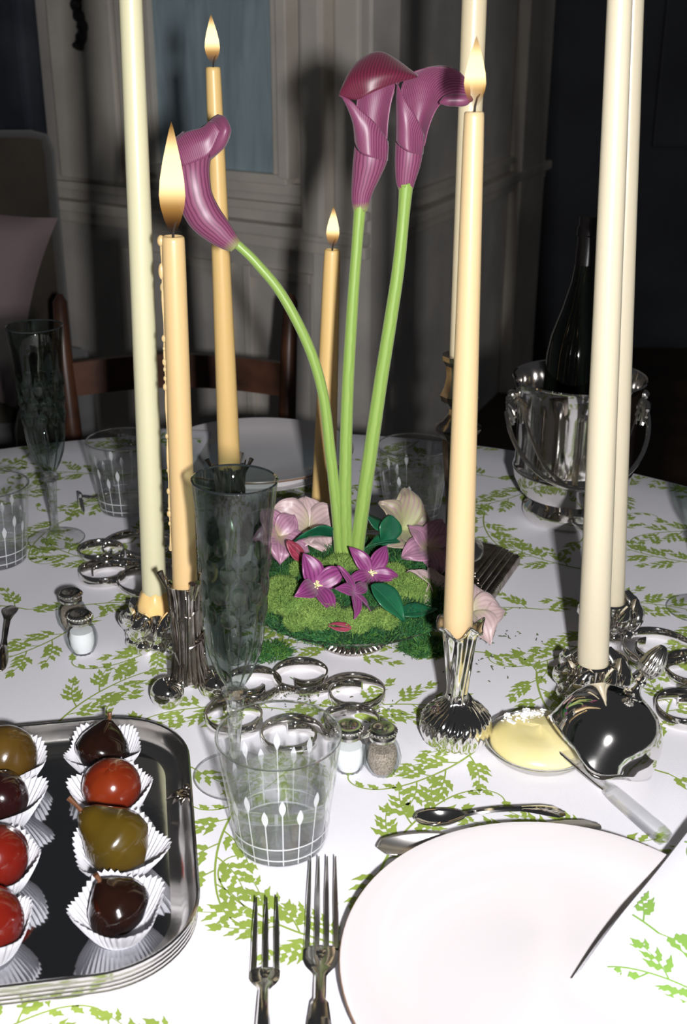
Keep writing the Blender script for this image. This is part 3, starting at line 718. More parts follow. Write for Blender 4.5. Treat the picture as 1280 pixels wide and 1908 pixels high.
def clone(src, p, label, rz=0):
    c = copy_tree(src); c.location = at(p); c.rotation_euler = (0, 0, rz); c['label'] = label; return c
fg = t
clone(fg, G(105, 1004), 'dark smoky flute standing beside the silver knife rest', .5)
clone(fg, G(1302, 1135), 'clear-footed flute behind the scroll trivet beside the butter cloche', .1)
for o in [fg]+[c for c in COL.objects if c.name.startswith('champagne_flute')]: o['group'] = 'smoky champagne flutes'

def tumbler_mesh(t, water=True):
    r0, r1, h = .0375, .0505, .104
    wall = [(r0-.002, .0005), (r0, .004)]+[(lerp(r0, r1, i/12), lerp(.004, h-.001, i/12)) for i in range(1, 13)]+[(r1-.0006, h)]
    inner = [(lerp(r0, r1, i/10)-.0022, lerp(.014, h-.001, i/10)) for i in range(11)][::-1]
    wl_ = MB().lathe(wall+[(r1-.0016, h)]+inner+[(r0-.006, .0125), (1e-4, .012)], 64).build('wall', 'glass_thin', t, angle=60)
    MB().lathe([(1e-4, .001), (r0-.004, .001), (r0-.001, .003), (r0-.0008, .010), (r0-.004, .0118), (1e-4, .0115)], 40).build('heavy_base', 'glass_solid', t, angle=40)
    MB().lathe([(r1-.0024, h-.0006), (r1-.0004, h-.0006), (r1+.0002, h), (r1-.0006, h+.0008), (r1-.002, h+.0006), (r1-.0024, h-.0006)], 64).build('rim', 'glass_solid', t)
    m_ = MB()
    def strip(a, z0, z1, wd, tip=False, off=.0005):
        n = 10; pts = []
        for i in range(n+1):
            z = lerp(z0, z1, i/n); r = lerp(r0, r1, (z-.004)/(h-.005))+off; ww = wd if not tip else wd*(.25+2.6*max(0, math.sin(PI*min(1, i/n))))
            for sg in (-1, 1): aa = a+sg*ww/r/2; pts.append((r*math.cos(aa), r*math.sin(aa), z))
        m_.add(pts, [(2*i, 2*i+1, 2*i+3, 2*i+2) for i in range(n)])
    for k in range(20):
        a = TAU*k/20; top = .058 if k % 2 else .046
        strip(a, .005, top, .0010); strip(a, top, top+.016, .0019, True)
    m_.build('etched_pattern', 'etch', wl_)
    m_ = MB()
    for z in (.010, .022): r = lerp(r0, r1, (z-.004)/(h-.005))+.0004; m_.lathe([(r, z-.0007), (r+.0003, z), (r+.0001, z+.0007)], 64)
    m_.build('etched_ring', 'etch', wl_)
    if water:
        zl = .058; MB().lathe([(1e-4, .0128), (r0-.005, .0132), (r0-.0022, .0160)]+[(lerp(r0, r1, (z-.004)/(h-.005))-.0028, z) for z in (.02, .035, .05, zl)]+[(.03, zl-.0006), (1e-4, zl-.0008)], 48).build('water', 'water', t, angle=40)
tm = thing('water_tumbler', 'clear cut glass tumbler of water beside the flute and the forks', 'tumbler', at(G(524, 1566)), .1, group='cut glass water tumblers'); tumbler_mesh(tm)
clone(tm, G(-6, 1045), 'clear cut glass tumbler of water beside the far smoky flute', .3)
clone(tm, D(768, 958, 1.475), 'clear cut glass tumbler behind the moss dish and calla stems', .15)
clone(tm, D(238, 945, 1.50), 'cut glass tumbler in shadow behind the tall ivory taper', .6)

# knife rest
kr = G(152, 950); kr2 = G(204, 925, .012)
t = thing('knife_rest', 'small silver knife rest with splayed feet beside the dark flute', 'knife rest', at(kr))
vx = Vector((kr2.x-kr.x, kr2.y-kr.y, 0))
for base, nm in ((Vector((0, 0, 0)), 'foot'), (vx*1.15, 'foot')):
    pv = Vector((-vx.y, vx.x, 0)).normalized()*.010
    for sg in (-1, 1): MB().tube([base+pv*sg*.9, base+pv*sg*.45+Vector((0, 0, .010)), base+Vector((0, 0, .019)), base-pv*sg*.35+Vector((0, 0, .026))], [.0022, .0028, .003, .0018], 8).build(nm, 'silver', t)
MB().tube([Vector((0, 0, .019)), vx*.5+Vector((0, 0, .014)), vx*1.15+Vector((0, 0, .019))], [.0034, .0022, .0034], 8).build('bar', 'silver', t)

# ------------------------------------------------------------------ salt and pepper
def shaker(label, p, fill, rz=0):
    t = thing('shaker', label, 'shaker', at(p), rz, group='ribbed glass shakers')
    def rib(p_, a, tt, r, z): k = 1+.05*math.cos(a*14); return (p_[0]*k, p_[1]*k, z)
    tab = [(0, .0105), (.002, .0122), (.010, .0158), (.018, .0166), (.026, .0150), (.033, .0118), (.036, .0104)]
    zs = [0, .001, .002, .006, .010, .014, .018, .022, .026, .030, .033, .036]
    MB().lathe([(1e-4, 0)]+[(interp(tab, z), z) for z in zs]+[(1e-4, .036)], 84, rib).build('glass_body', 'shaker_glass', t, angle=180)
    MB().lathe([(1e-4, .002)]+[(interp(tab, z)*.80, z) for z in (.002, .006, .010, .014, .018, .022, .026)]+[(1e-4, .0265)], 24).build('filling', fill, t)
    cap_ = MB().lathe([(.0108, .0345), (.0122, .036), (.0122, .0385), (.0108, .040), (.0118, .042), (.0128, .0432), (.0128, .0452), (.0110, .0468), (.0080, .0468), (.0050, .0456), (1e-4, .0452)], 36).build('cap', 'silver_soft', t)
    m_ = MB()
    for k in range(24): a = TAU*k/24; m_.ball((.0126*math.cos(a), .0126*math.sin(a), .0437), .0012, 6)
    m_.build('beading', 'silver_soft', cap_)
    m_ = MB()
    for k in range(7):
        a = TAU*k/6; r = .0045 if k < 6 else 0; m_.lathe([(1e-4, .0468), (.0006, .0468), (.0006, .0455)], 6, center=(r*math.cos(a), r*math.sin(a), 0))
    m_.build('pour_holes', 'wick', cap_)
shaker('ribbed glass salt shaker with silver cap right behind the front water tumbler', G(650, 1432), 'salt', .1)
shaker('ribbed glass pepper shaker between the water tumbler and onion candlestick', G(712, 1437), 'pepper', .3)
shaker('white-filled ribbed salt shaker standing by the low leafy holder and tray', G(155, 1214), 'salt', .2)
shaker('ribbed pepper shaker with silver cap tucked behind the salt shaker above the tray', G(138, 1172), 'pepper', .5)

# ------------------------------------------------------------------ silver scroll trivets
def s_path(A, B, turn, flip=1, inner=.5):
    A = Vector(A); B = Vector(B); M = (A+B)/2; r = (A-M).length; a0 = math.atan2(M.y-A.y, M.x-A.x); half = []
    n = 44
    for i in range(n+1):
        q = i/n; ang = a0+flip*turn*TAU*q; rr = r*(1 if q < .45 else 1-inner*((q-.45)/.55)**1.2); half.append(A+Vector((math.cos(ang), math.sin(ang)))*rr)
    other = [M*2-p for p in half[1:]]
    return half[::-1]+other
def trivet(label, scrolls, h=.0125, th=.0022):
    c0 = G(*scrolls[0][0], h); t = thing('scroll_trivet', label, 'trivet', at(c0), group='silver scroll trivets')
    for A, B, turn, fl_ in scrolls:
        a = G(*A, h); b = G(*B, h)
        path = s_path((a.x-c0.x, a.y-c0.y), (b.x-c0.x, b.y-c0.y), turn, fl_); MB().ribbon(path, h, th).build('scroll', 'silver', t, angle=50)
    return t
trivet('silver trivet of curled strips between the moss dish and water tumbler', [((566, 1252), (660, 1283), 1.25, -1), ((470, 1268), (440, 1325), 1.2, 1), ((545, 1362), (650, 1338), 1.25, 1)])
trivet('silver trivet of curled strips beside the pepper shaker near the smoky flute', [((186, 1022), (194, 1058), 1.2, 1), ((282, 1070), (262, 1012), 1.15, -1)])
trivet('silver trivet of curled strips behind the pinecone of the butter cloche', [((1226, 1200), (1128, 1232), 1.25, -1), ((1282, 1312), (1376, 1290), 1.25, 1), ((1300, 1240), (1392, 1215), 1.2, 1)])

# ------------------------------------------------------------------ tray with candied fruit
TA = R(9.5); TWX, TWY, TH_ = .23, .163, .022
rm = G(362, 1540, TH_); ux = Vector((math.cos(TA), math.sin(TA))); uy = Vector((-math.sin(TA), math.cos(TA)))
tc_ = Vector((rm.x, rm.y))-ux*TWX-uy*(-.012)
tr = thing('serving_tray', 'rounded silver tray with reeded rim holding candied fruit', 'tray', at(tc_), TA)
def rrect(wx, wy, rad, n=14):
    pts = []
    for cx, cy_, a0 in ((wx-rad, wy-rad, 0), (-wx+rad, wy-rad, 90), (-wx+rad, -wy+rad, 180), (wx-rad, -wy+rad, 270)):
        for i in range(n+1): a = R(a0+90*i/n); pts.append((cx+rad*math.cos(a), cy_+rad*math.sin(a)))
    return pts
def rr_loft(prof, name, m, rad=.075):
    rings = [rrect(TWX+o, TWY+o, rad+o) for o, z in prof]; N = len(rings[0]); pts = []; fs = []
    for (o, z), rg in zip(prof, rings): pts += [(x, y, z) for x, y in rg]
    for i in range(len(prof)-1):
        for k in range(N): fs.append((i*N+k, i*N+(k+1) % N, (i+1)*N+(k+1) % N, (i+1)*N+k))
    return pts, fs, N
prof = [(-.016, .0008), (-.006, .0008)]
zz = .0022
for k in range(5): prof += [(-.0032, zz), (-.0018, zz+.0009), (-.0018, zz+.0024), (-.0032, zz+.0033)]; zz += .0036
prof += [(-.001, TH_-.0018), (.0006, TH_-.0008), (.0008, TH_+.0006), (-.0006, TH_+.0014), (-.0022, TH_+.0006), (-.0034, TH_-.002), (-.0045, TH_-.006), (-.0062, .008), (-.009, .0045), (-.014, .0026), (-.022, .0020)]
pts, fs, N = rr_loft(prof, 'x', 'silver'); L = len(prof)
MB().add(pts, fs).build('rim', 'silver_soft', tr, angle=35)
pts2, fs2, N = rr_loft([(-.0218, .0020), (-.0218, .0010)], 'x', 'silver')
pbr('tray_mirror', (.55, .56, .58), .06, 1, bump=.02, bump_scale=30, noise_amt=.12, noise_scale=8)
MB().add(pts2, fs2+[tuple(range(N)), tuple(range(N, 2*N))[::-1]]).build('tray_base', 'tray_mirror', tr, smooth=False)
lf = MB()                                               # cast leaf on the inner rim
for k in range(5):
    a = R(180+(k-2)*34); L_ = .016-.003*abs(k-2)
    g = [[Vector((q*L_*math.cos(a)-w_*.0040*math.sin(PI*min(1, q+.12))*math.sin(a), q*L_*math.sin(a)+w_*.0040*math.sin(PI*min(1, q+.12))*math.cos(a), .003*math.sin(q*PI)-.004*q)) for w_ in (-1, 0, 1)] for q in (0, .3, .6, 1)]
    lf.patch(g, 4, 8)
lf.ball((.002, .004, .004), .003, 8)
lf.move(Matrix.Translation((TWX-.006, .038, TH_-.004))); lf.build('leaf_mount', 'silver_dark', tr, solid=.0012)

def paper_cup(p, rt, h, label, tilt, sq=1.0):
    t = thing('paper_cup', label, 'paper cup', (p[0], p[1], TZ+.0028)); t.rotation_euler = tilt
    n = 42; pts = []; fs = []; lev = 7
    for i in range(lev):
        q = i/(lev-1); r = lerp(.019, rt, q**.85)
        for k in range(n*2):
            a = TAU*k/(n*2); amp = (.05*q+.008)*(1 if k % 2 else -1)*.55; w_ = 1+.07*q*math.cos(4*a+sq)+.07*q*math.sin(3*a+sq*2)
            rr = r*(1+amp)*w_; z = h*q*(1+.12*math.cos(4*a+sq)*q-.05)+(.0016 if (k % 2 and i == lev-1) else 0)
            pts.append((rr*math.cos(a), rr*math.sin(a), max(z, 0)))
    N = n*2
    for i in range(lev-1):
        for k in range(N): fs.append((i*N+k, i*N+(k+1) % N, (i+1)*N+(k+1) % N, (i+1)*N+k))
    fs.append(tuple(range(N))[::-1])
    MB().add(pts, fs).build('pleated_wall', 'paper', t, smooth=False)
    return t
def fruit(kind, p, r, m, label, rot=(0, 0, 0), name='candied_fruit', cat='fruit'):
    t = thing(name, label, cat, (p[0], p[1], TZ+.0048), group='candied fruits on the tray')
    if kind == 'pear':
        prof = [(1e-4, -r)]+[(r*interp([(0, 0), (.08, .45), (.25, .9), (.42, 1.0), (.6, .9), (.78, .62), (.9, .45), (1, .18)], q), lerp(-r, r*1.45, q)) for q in [i/22 for i in range(1, 23)]]+[(1e-4, r*1.47)]
    elif kind == 'fig':
        prof = [(1e-4, -r*.9)]+[(r*interp([(0, 0), (.1, .6), (.3, .97), (.45, 1), (.65, .85), (.85, .5), (1, .15)], q), lerp(-r*.9, r*1.0, q)) for q in [i/18 for i in range(1, 19)]]+[(1e-4, r*1.02)]
    else:
        prof = [(1e-4, -r*.92)]+[(r*math.sin(PI*i/18), -r*.94*math.cos(PI*i/18)) for i in range(1, 18)]+[(1e-4, r*.90)]
    sd = hash(label) % 97 if False else sum(map(ord, label)) % 97
    def lump(q, a, tt, rr, z):
        k = 1+(.07 if kind != 'round' else .03)*noise.noise((math.cos(a)*1.3+sd, math.sin(a)*1.3, z/r*1.3)); crease = 1-(.07*math.exp(-((a-1.5*PI+.6)/.16)**2) if kind == 'round' else 0)
        return (q[0]*k*crease, q[1]*k*crease, z*(1+.03*noise.noise((sd, a, 1))))
    M_ = Matrix.Rotation(rot[2], 4, 'Z') @ Matrix.Rotation(rot[1], 4, 'Y') @ Matrix.Rotation(rot[0], 4, 'X')
    b = MB().lathe(prof, 40, lump); b.move(M_); lo = min(v[2] for v in b.v); b.move(Matrix.Translation((0, 0, -lo)))
    b.build('flesh', m, t, angle=180)
    if kind in ('pear', 'fig'):
        top = M_ @ Vector((0, 0, r*(1.42 if kind == 'pear' else .95))); ax = (M_ @ Vector((0, 0, 1))).normalized(); o = Vector((0, 0, -lo))
        ln = r*(.55 if kind == 'pear' else .22)
        MB().tube([top+o, top+o+ax*ln*.5+Vector((.001, 0, .001)), top+o+ax*ln+Vector((0, 0, .003))], [.0022, .0016, .0024], 8).build('stem', 'fruit_stem', t)
    return t
pbr('fruit_stem', (.10, .035, .010), .4, coat=.5)
FR = [('fig', (196, 1432), .0245, 'fruit_dark', 'glossy black candied fig in a paper cup in the far tray corner', (R(-25), R(20), .3)),
      ('round', (212, 1510), .0250, 'fruit_red', 'glossy orange-red candied plum between the black fig and the pear', (.2, .1, -.4)),
      ('pear', (225, 1618), .0260, 'fruit_pear', 'olive green candied pear with a stem lying in a paper cup', (0, R(-58), R(-22))),
      ('fig', (222, 1732), .0235, 'fruit_dark', 'dark brown candied fig in front of the olive pear', (R(-20), R(-25), .5)),
      ('round', (18, 1455), .0275, 'fruit_green', 'large olive brown candied fruit by the far tray rim', (.4, .2, 1.0)),
      ('round', (6, 1528), .0235, 'fruit_plum', 'near-black candied plum between the olive fruit and a red one', (.3, .3, 2.0)),
      ('round', (-2, 1648), .0265, 'fruit_crimson', 'bright red candied fruit in front of the near-black plum', (.1, .4, 2.4)),
      ('round', (-20, 1772), .0275, 'fruit_crimson', 'deep red candied fruit nearest the front tray rim', (.6, .1, 3.0))]
rnc = random.Random(11)
for k, (kd, px, r, m, lb, rot) in enumerate(FR):
    p = G(px[0], px[1], .004); fruit(kd, p, r, m, lb, rot)
    paper_cup(p, .0335+(.003 if kd == 'pear' else 0), .0275, 'white pleated paper cup under the '+lb.split(' in ')[0].split(' between ')[0].split(' by ')[0].split(' lying ')[0].split(' nearest ')[0], (rnc.uniform(-.06, .06), rnc.uniform(-.06, .06), rnc.uniform(0, 6)), k*1.7)

# ------------------------------------------------------------------ cutlery
def fork(label, tip, sho, endp, tines, wpx):
    a = G(tip[0], tip[1], .010); b = G(sho[0], sho[1], .006); c = G(endp[0], endp[1], .004)
    d = Vector((c.x-a.x, c.y-a.y, 0)); Ltot = .195; d.normalize(); t = thing('dinner_fork', label, 'fork', at(a)); t.rotation_euler.z = math.atan2(d.y, d.x)
    lt = (Vector((b.x, b.y))-Vector((a.x, a.y))).length; W = m_of(wpx, b)
    def zc(x): return .0022+.011*max(0, 1-x/(lt*1.05))**1.6*(.8)+.0075*math.exp(-((x-lt*1.55)/(.45*lt))**2)
    tw = W/(tines*1.5)
    for k in range(tines):
        yc = (k-(tines-1)/2)*(W-tw)/(tines-1)
        pts = []; fs = []; n = 12
        for i in range(n+1):
            q = i/n; x = lt*q; ww = tw/2*(.30+.70*min(1, q*2.2)); z = zc(x); yy_ = yc*(.93+.07*q)
            for sy, dz in ((-1, 0), (-.7, .0016), (.7, .0016), (1, 0), (.7, -.0008), (-.7, -.0008)): pts.append((x, yy_+sy*ww, z+dz))
        for i in range(n):
            for j in range(6): fs.append((i*6+j, i*6+(j+1) % 6, (i+1)*6+(j+1) % 6, (i+1)*6+j))
        fs.append((0, 1, 2, 3, 4, 5)); MB().add(pts, fs).build('tine', 'silver_soft', t, angle=35)
    pts = []; fs = []; n = 40
    wt = [(0, W/2), (lt*.14, W/2*.98), (lt*.22, W*.40), (lt*.32, W*.17), (lt*.60, .0042), (.12-lt*.0, .0050), (.150, .0062), (.178, .0098), (.190, .0092), (.195, .004)]
    wt = [(min(x, .195-lt*0)+0, w_) for x, w_ in wt]
    for i in range(n+1):
        s_ = i/n*(Ltot-lt); x = lt*.985+s_; ww = interp([(q if k < 5 else (q-lt if q > lt else q), w_) for k, (q, w_) in enumerate(wt)], s_); z = zc(x)
        for sy, dz in ((-1, 0), (-.75, .0018), (0, .0026), (.75, .0018), (1, 0), (.7, -.001), (-.7, -.001)): pts.append((x, sy*ww, z+dz))
    for i in range(n):
        for j in range(7): fs.append((i*7+j, i*7+(j+1) % 7, (i+1)*7+(j+1) % 7, (i+1)*7+j))
    fs.append(tuple(range(7))); fs.append(tuple(n*7+j for j in range(7))[::-1]); MB().add(pts, fs).build('handle', 'silver_soft', t, angle=35)
    # cast ornament on the shoulder
    m_ = MB()
    for k in range(3): m_.ball((lt*1.06+.004*k, 0, zc(lt*1.1)+.0025), .0028-.0005*k, 8, (1.6, 1.5-.3*k, .5))
    m_.build('shoulder_ornament', 'silver_soft', t)
    return t
fork('small three-tined silver fork lying next to the larger dinner fork', (497, 1676), (496, 1806), (489, 1960), 3, 57)
fork('large four-tined silver dinner fork lying against the white dinner plate', (602, 1600), (598, 1766), (594, 1960), 4, 66)

def spoon(label, tip, bend, endp, wpx, m='silver', lift=.004, back=False, hw2=.0075, name='table_spoon'):
    a = G(tip[0], tip[1], .004); b = G(bend[0], bend[1], .006); c = G(endp[0], endp[1], .006)
    d1 = Vector((b.x-a.x, b.y-a.y, 0)); Lb = d1.length; W = m_of(wpx, a); dd = Vector((c.x-a.x, c.y-a.y, 0)); Lt = dd.length
    t = thing(name, label, 'spoon', at(a)); t.rotation_euler.z = math.atan2(dd.y, dd.x)
    g = []
    for i in range(15):
        q = i/14; x = Lb*q; ww = W/2*math.sqrt(max(0, 1-(2*q**.9-1)**2))*(1.05-.25*q)+.0006; row = []
        for j in range(9):
            s_ = j/4-1; dp = .0085*(1-s_*s_)*math.sin(PI*min(1, q*.95+.02)); row.append(Vector((x, s_*ww, lift+.0085+(dp if back else -dp)+.002*q)))
        g.append(row)
    MB().patch(g, 16, 28).build('bowl', m, t, angle=180, solid=.0011)
    path = []; n = 24; pts = []; fs = []
    for i in range(n+1):
        q = i/n; x = lerp(Lb*.96, Lt, q); z = lift+.0105+.006*math.sin(q*PI*.7)-.008*q*q; ww = interp([(0, .0035), (.12, .0024), (.55, .0032), (.8, hw2), (.93, hw2*1.05), (1, hw2*.35)], q)
        for sy, dz in ((-1, 0), (-.6, .0014), (.6, .0014), (1, 0), (.6, -.0012), (-.6, -.0012)): pts.append((x, sy*ww, z+dz))
    for i in range(n):
        for j in range(6): fs.append((i*6+j, i*6+(j+1) % 6, (i+1)*6+(j+1) % 6, (i+1)*6+j))
    fs.append(tuple(range(6))); fs.append(tuple(n*6+j for j in range(6))[::-1]); MB().add(pts, fs).build('handle', m, t, angle=45)
    return t
spoon('large silver spoon tucked behind the rim of the dinner plate', (703, 1592), (836, 1556), (1118, 1548), 62, 'silver_satin', .003)
spoon('small silver dessert spoon lying behind the larger spoon by the plate', (772, 1536), (868, 1526), (1052, 1522), 46, 'silver', .002)
spoon('dark silver spoon at the side of the far white plate', (596, 944), (540, 938), (430, 975), 34, 'silver_soft', .002, True)
spoon('small dark silver spoon beside the salt shaker at the tray end', (2, 1262), (8, 1212), (22, 1136), 20, 'silver_dark', .002, True, .0085)  # mirrored dark is put into the metal colour

# ------------------------------------------------------------------ butter dish, butter, cloche, glass knife
bp = G(1004, 1405); br = .0505
t = thing('butter_dish', 'shallow clear glass butter dish beside the onion candlestick', 'dish', at(bp))
MB().lathe([(1e-4, .0002), (.034, .0002), (.044, .006), (br, .0150), (br+.0006, .0162), (br-.0008, .0168), (.0425, .0090), (.032, .0028), (1e-4, .0026)], 64).build('bowl', 'glass_thin', t)
MB().lathe([(br-.0016, .0152), (br+.0006, .0152), (br+.0014, .0163), (br+.0002, .0174), (br-.0012, .0168), (br-.0016, .0152)], 64).build('rim', 'glass_solid', t)
bt = thing('butter', 'mound of pale yellow butter sprinkled with salt flakes in the glass dish', 'butter', at(bp, .0026))
def bl(p, a, tt, r, z):
    k = 1+.03*noise.noise((math.cos(a)*1.5, math.sin(a)*1.5, 4)); step = .0035*(1 if (p[0]*.9+p[1]*.5) > -.004 else 0)*max(0, 1-r/.04)
    return (p[0]*k, p[1]*k, z+step+.0015*noise.noise((p[0]*40, p[1]*40, 0)) if z > .004 else z)
MB().lathe([(1e-4, .0004), (.031, .0004), (.0405, .0062), (.0465, .0118), (.0455, .0150), (.042, .0185), (.036, .0225), (.028, .0245), (.018, .0255), (.008, .0258), (1e-4, .0258)], 56, bl).build('mound', 'butter', bt, angle=180)
sf = MB(); rs = random.Random(6)
for k in range(110):
    a = rs.gauss(0, 1); b_ = rs.gauss(0, 1); x = -.006+.013*a; y = .024+.007*b_
    if x*x+y*y > .040**2: continue
    z = .0245-.35*max(0, math.hypot(x, y)-.026)+.002; s_ = rs.uniform(.0008, .0024)
    Mx = Matrix.Translation((x, y, z)) @ Matrix.Rotation(rs.uniform(0, 6), 4, 'Z') @ Matrix.Rotation(rs.uniform(-.7, .7), 4, 'X')
    sf.box((-s_, -s_*.7, -s_*.35), (s_, s_*.7, s_*.35), 0, Mx)
tag(sf.build('salt_flakes', 'salt', bt, smooth=False), kind='stuff')

ce = G(1132, 1420)
t = thing('butter_cloche', 'shiny silver dome cover with pinecone finial tipped against the butter dish', 'cloche', (ce.x, ce.y, TZ+.002))
nC = Vector((.464, .123, .878)).normalized(); cC_ = G(1122, 1386, .038); t.location = cC_
t.rotation_mode = 'QUATERNION'; t.rotation_quaternion = Vector((0, 0, 1)).rotation_difference(nC)
cr = .0485
def scal(p, a, tt, r, z):
    k = 0
    if z < .012: k = (.012-z)/.012
    zz = z-.007*k*max(0, math.sin(a*3+.9))**2*1.0; rr = 1+.05*k*math.sin(a*3+.9); return (p[0]*rr, p[1]*rr, zz)
od = [(cr*1.04, -.004), (cr*1.015, 0), (cr, .006), (cr*.985, .012), (cr*.95, .020), (cr*.88, .029), (cr*.76, .038), (cr*.58, .0455), (cr*.36, .050), (cr*.16, .0522), (1e-4, .0526)]
idm = [(r*.97, z-.0009) for r, z in od][::-1]
dm_ = MB().lathe(od[:-1]+[(1e-4, .0526)], 72, scal).build('dome', 'silver', t, angle=180, solid=.001)
fs_ = MB().lathe([(.0085, .0515), (.0095, .0535), (.006, .0555), (.0036, .059), (.0033, .063), (.0052, .065), (.0052, .067), (.0034, .069), (.0034, .072), (.005, .0735)], 20).build('finial_stem', 'silver', t)
def cone(p, a, tt, r, z): k = 1+.10*abs(math.sin(a*8)); return (p[0]*k, p[1]*k, z)
MB().lathe([(1e-4, .0725), (.006, .0735), (.0092, .078), (.0098, .082), (.0102, .083), (.0098, .084), (.0092, .088), (.0095, .090), (.0078, .095), (.0055, .100), (.0030, .1035), (1e-4, .1045)], 96, cone).build('pinecone_finial', 'silver_soft', fs_, angle=180)
m_ = MB()
for k in range(9):                                         # strips shaped after leaf-like reflections in the dome, left unbuilt
    a = R(205+k*9); z = .006+.0035*abs(k-4); r = cr*(1.0-.0007*k)
    m_.tube([(r*1.0*math.cos(a), r*math.sin(a), .004), (r*.985*math.cos(a+.08), r*.985*math.sin(a+.08), .016+.002*(k % 3)), (cr*.9*math.cos(a+.2), cr*.9*math.sin(a+.2), .027)], [.0012, .0022, .0006], 6)


ka = G(1026, 1378, .026); kb = G(1136, 1472, .016); kc = G(1240, 1562, .006)
t = thing('butter_knife', 'clear glass butter knife with faceted handle resting on the butter dish', 'knife', (kc.x, kc.y, TZ))
o = Vector((kc.x, kc.y, TZ)); A_, B_, C_ = ka-o, kb-o, kc-o
MB().tube([lerp(A_, B_, q) for q in (0, .04, .12, .5, .9, 1)], [.002, .0052, .0072, .0074, .0066, .0052], 12, squash=.30).build('blade', 'glass_knife', t, angle=40)
MB().tube([lerp(A_, B_, q)+Vector((-.0052, -.0022, .0008)) for q in (.05, .3, .6, .98)], [.0007, .0013, .0013, .0009], 6).build('blade_edge', 'silver_soft', t)
MB().tube([lerp(B_, C_, q) for q in (-.02, .03, .1, .5, .93, 1)], [.004, .0078, .0086, .0092, .0098, .0088], 6, squash=.8).build('handle', 'glass_knife', t, smooth=False)

# ------------------------------------------------------------------ ice bucket and bottle
ib = D(1055, 962, 1.478); ibx = D(1079, 705, 1.478); bk = thing('ice_bucket', 'polished silver footed ice bucket with swing handle behind the tall tapers', 'ice bucket', at(((ib.x+ibx.x)/2+.002, 1.478)))
hb = .199
tabb = [(1e-4, .0), (.058, 0), (.0625, .002), (.064, .008), (.0625, .016), (.055, .020), (.052, .023), (.058, .028), (.070, .040), (.0785, .058), (.0805, .070), (.0815, .073), (.0805, .076), (.0790, .082), (.0785, .12), (.0800, .16), (.0835, .185), (.0872, hb-.003), (.0885, hb-.001), (.0878, hb+.001), (.0855, hb), (.0815, .185), (.077, .15), (.076, .08), (.068, .045), (1e-4, .038)]
MB().lathe(tabb, 72).build('body', 'silver', bk, angle=45)
hp = []
for i in range(33):
    a = PI*i/32; x = -.094*math.cos(a); s_ = math.sin(a); hp.append((x*(1+.05*s_), -.083*s_-.006*s_, .150-.078*s_**1.1))
MB().tube(hp, .0032, 10).build('swing_handle', 'silver', bk)
for sx in (-1, 1):
    m_ = MB()
    for k in range(9):
        a = R(-90+(k-4)*17); L_ = .040-.0012*abs(k-4)**1.5
        m_.tube([(sx*.0805, 0, .172), (sx*(.0905), L_*.5*math.cos(a), .170+L_*.5*math.sin(a)), (sx*.0865, L_*math.cos(a), .172+L_*math.sin(a))], [.0025, .0046, .0022], 8)
    m_.ball((sx*.088, 0, .174), .007, 10); m_.build('shell_boss', 'silver_soft', bk)
bt_ = D(1103, 405, 1.52); b0 = Vector((bk.location.x-.012, 1.47, TZ+.046))
bo = thing('wine_bottle', 'dark wine bottle leaning inside the silver ice bucket', 'bottle', b0)
ax = Vector((bt_.x-b0.x, bt_.y-b0.y, bt_.z-b0.z)); Lb = ax.length; bo.rotation_mode = 'QUATERNION'; bo.rotation_quaternion = Vector((0, 0, 1)).rotation_difference(ax.normalized())
MB().lathe([(1e-4, .004), (.030, .002), (.0395, .006), (.0405, .012), (.0405, Lb*.50), (.037, Lb*.57), (.026, Lb*.67), (.0175, Lb*.77), (.0150, Lb*.84)], 36).build('glass', 'bottle_glass', bo)
MB().lathe([(.0154, Lb*.80), (.0156, Lb*.93), (.0172, Lb*.935), (.0172, Lb*.965), (.0158, Lb*.97), (.0158, Lb), (1e-4, Lb)], 28).build('foil_cap', 'foil', bo)

# ------------------------------------------------------------------ centrepiece: footed dish, moss, callas
CP = Vector((.010, 1.122)); DR = .112; DZ = .022
t = thing('footed_dish', 'shallow silver footed dish under the moss and calla lilies', 'dish', at(CP))
def fl_(p, a, tt, r, z): k = 1+.035*math.cos(a*44)*(1 if .004 < z < .02 and r < .045 else 0); return (p[0]*k, p[1]*k, z)
MB().lathe([(1e-4, .0), (.037, 0), (.0395, .002), (.0395, .005), (.036, .008), (.030, .016), (.018, .030), (.018, .040), (1e-4, .040)], 176, fl_).build('fluted_foot', 'silver_old', t, angle=50)
MB().lathe([(r, z+DZ) for r, z in [(1e-4, .017), (.03, .017), (.065, .020), (.095, .026), (DR-.001, .0325), (DR+.001, .0335), (DR, .0348), (.094, .029), (.06, .024), (1e-4, .022)]], 96).build('bowl', 'silver_old', t, angle=60)
def mh(x, y):
    r = math.hypot(x, y)/DR
    return DZ+.0335+.034*max(0, 1-r*r)**.8+.007*noise.noise((x*30, y*30, 2.2))*max(0, 1-r**4)+.016*max(0, y)/DR*max(0, 1-r*r)
mo = thing('moss_mound', 'mound of dark and pale green moss heaped on the silver footed dish', 'moss', at(CP)); tag(mo, kind='stuff')
pts = []; fs = []; nr, ns = 22, 64
for i in range(nr+1):
    for k in range(ns):
        r = (DR-.003)*i/nr; a = TAU*k/ns; x, y = r*math.cos(a), r*math.sin(a); pts.append((x, y, max(DZ+.0305, mh(x, y)-.003) if i < nr else DZ+.030))
for i in range(nr):
    for k in range(ns): fs.append((i*ns+k, i*ns+(k+1) % ns, (i+1)*ns+(k+1) % ns, (i+1)*ns+k))
MB().add(pts, fs).build('moss_bed', 'moss_soil', mo)
rn = random.Random(21)
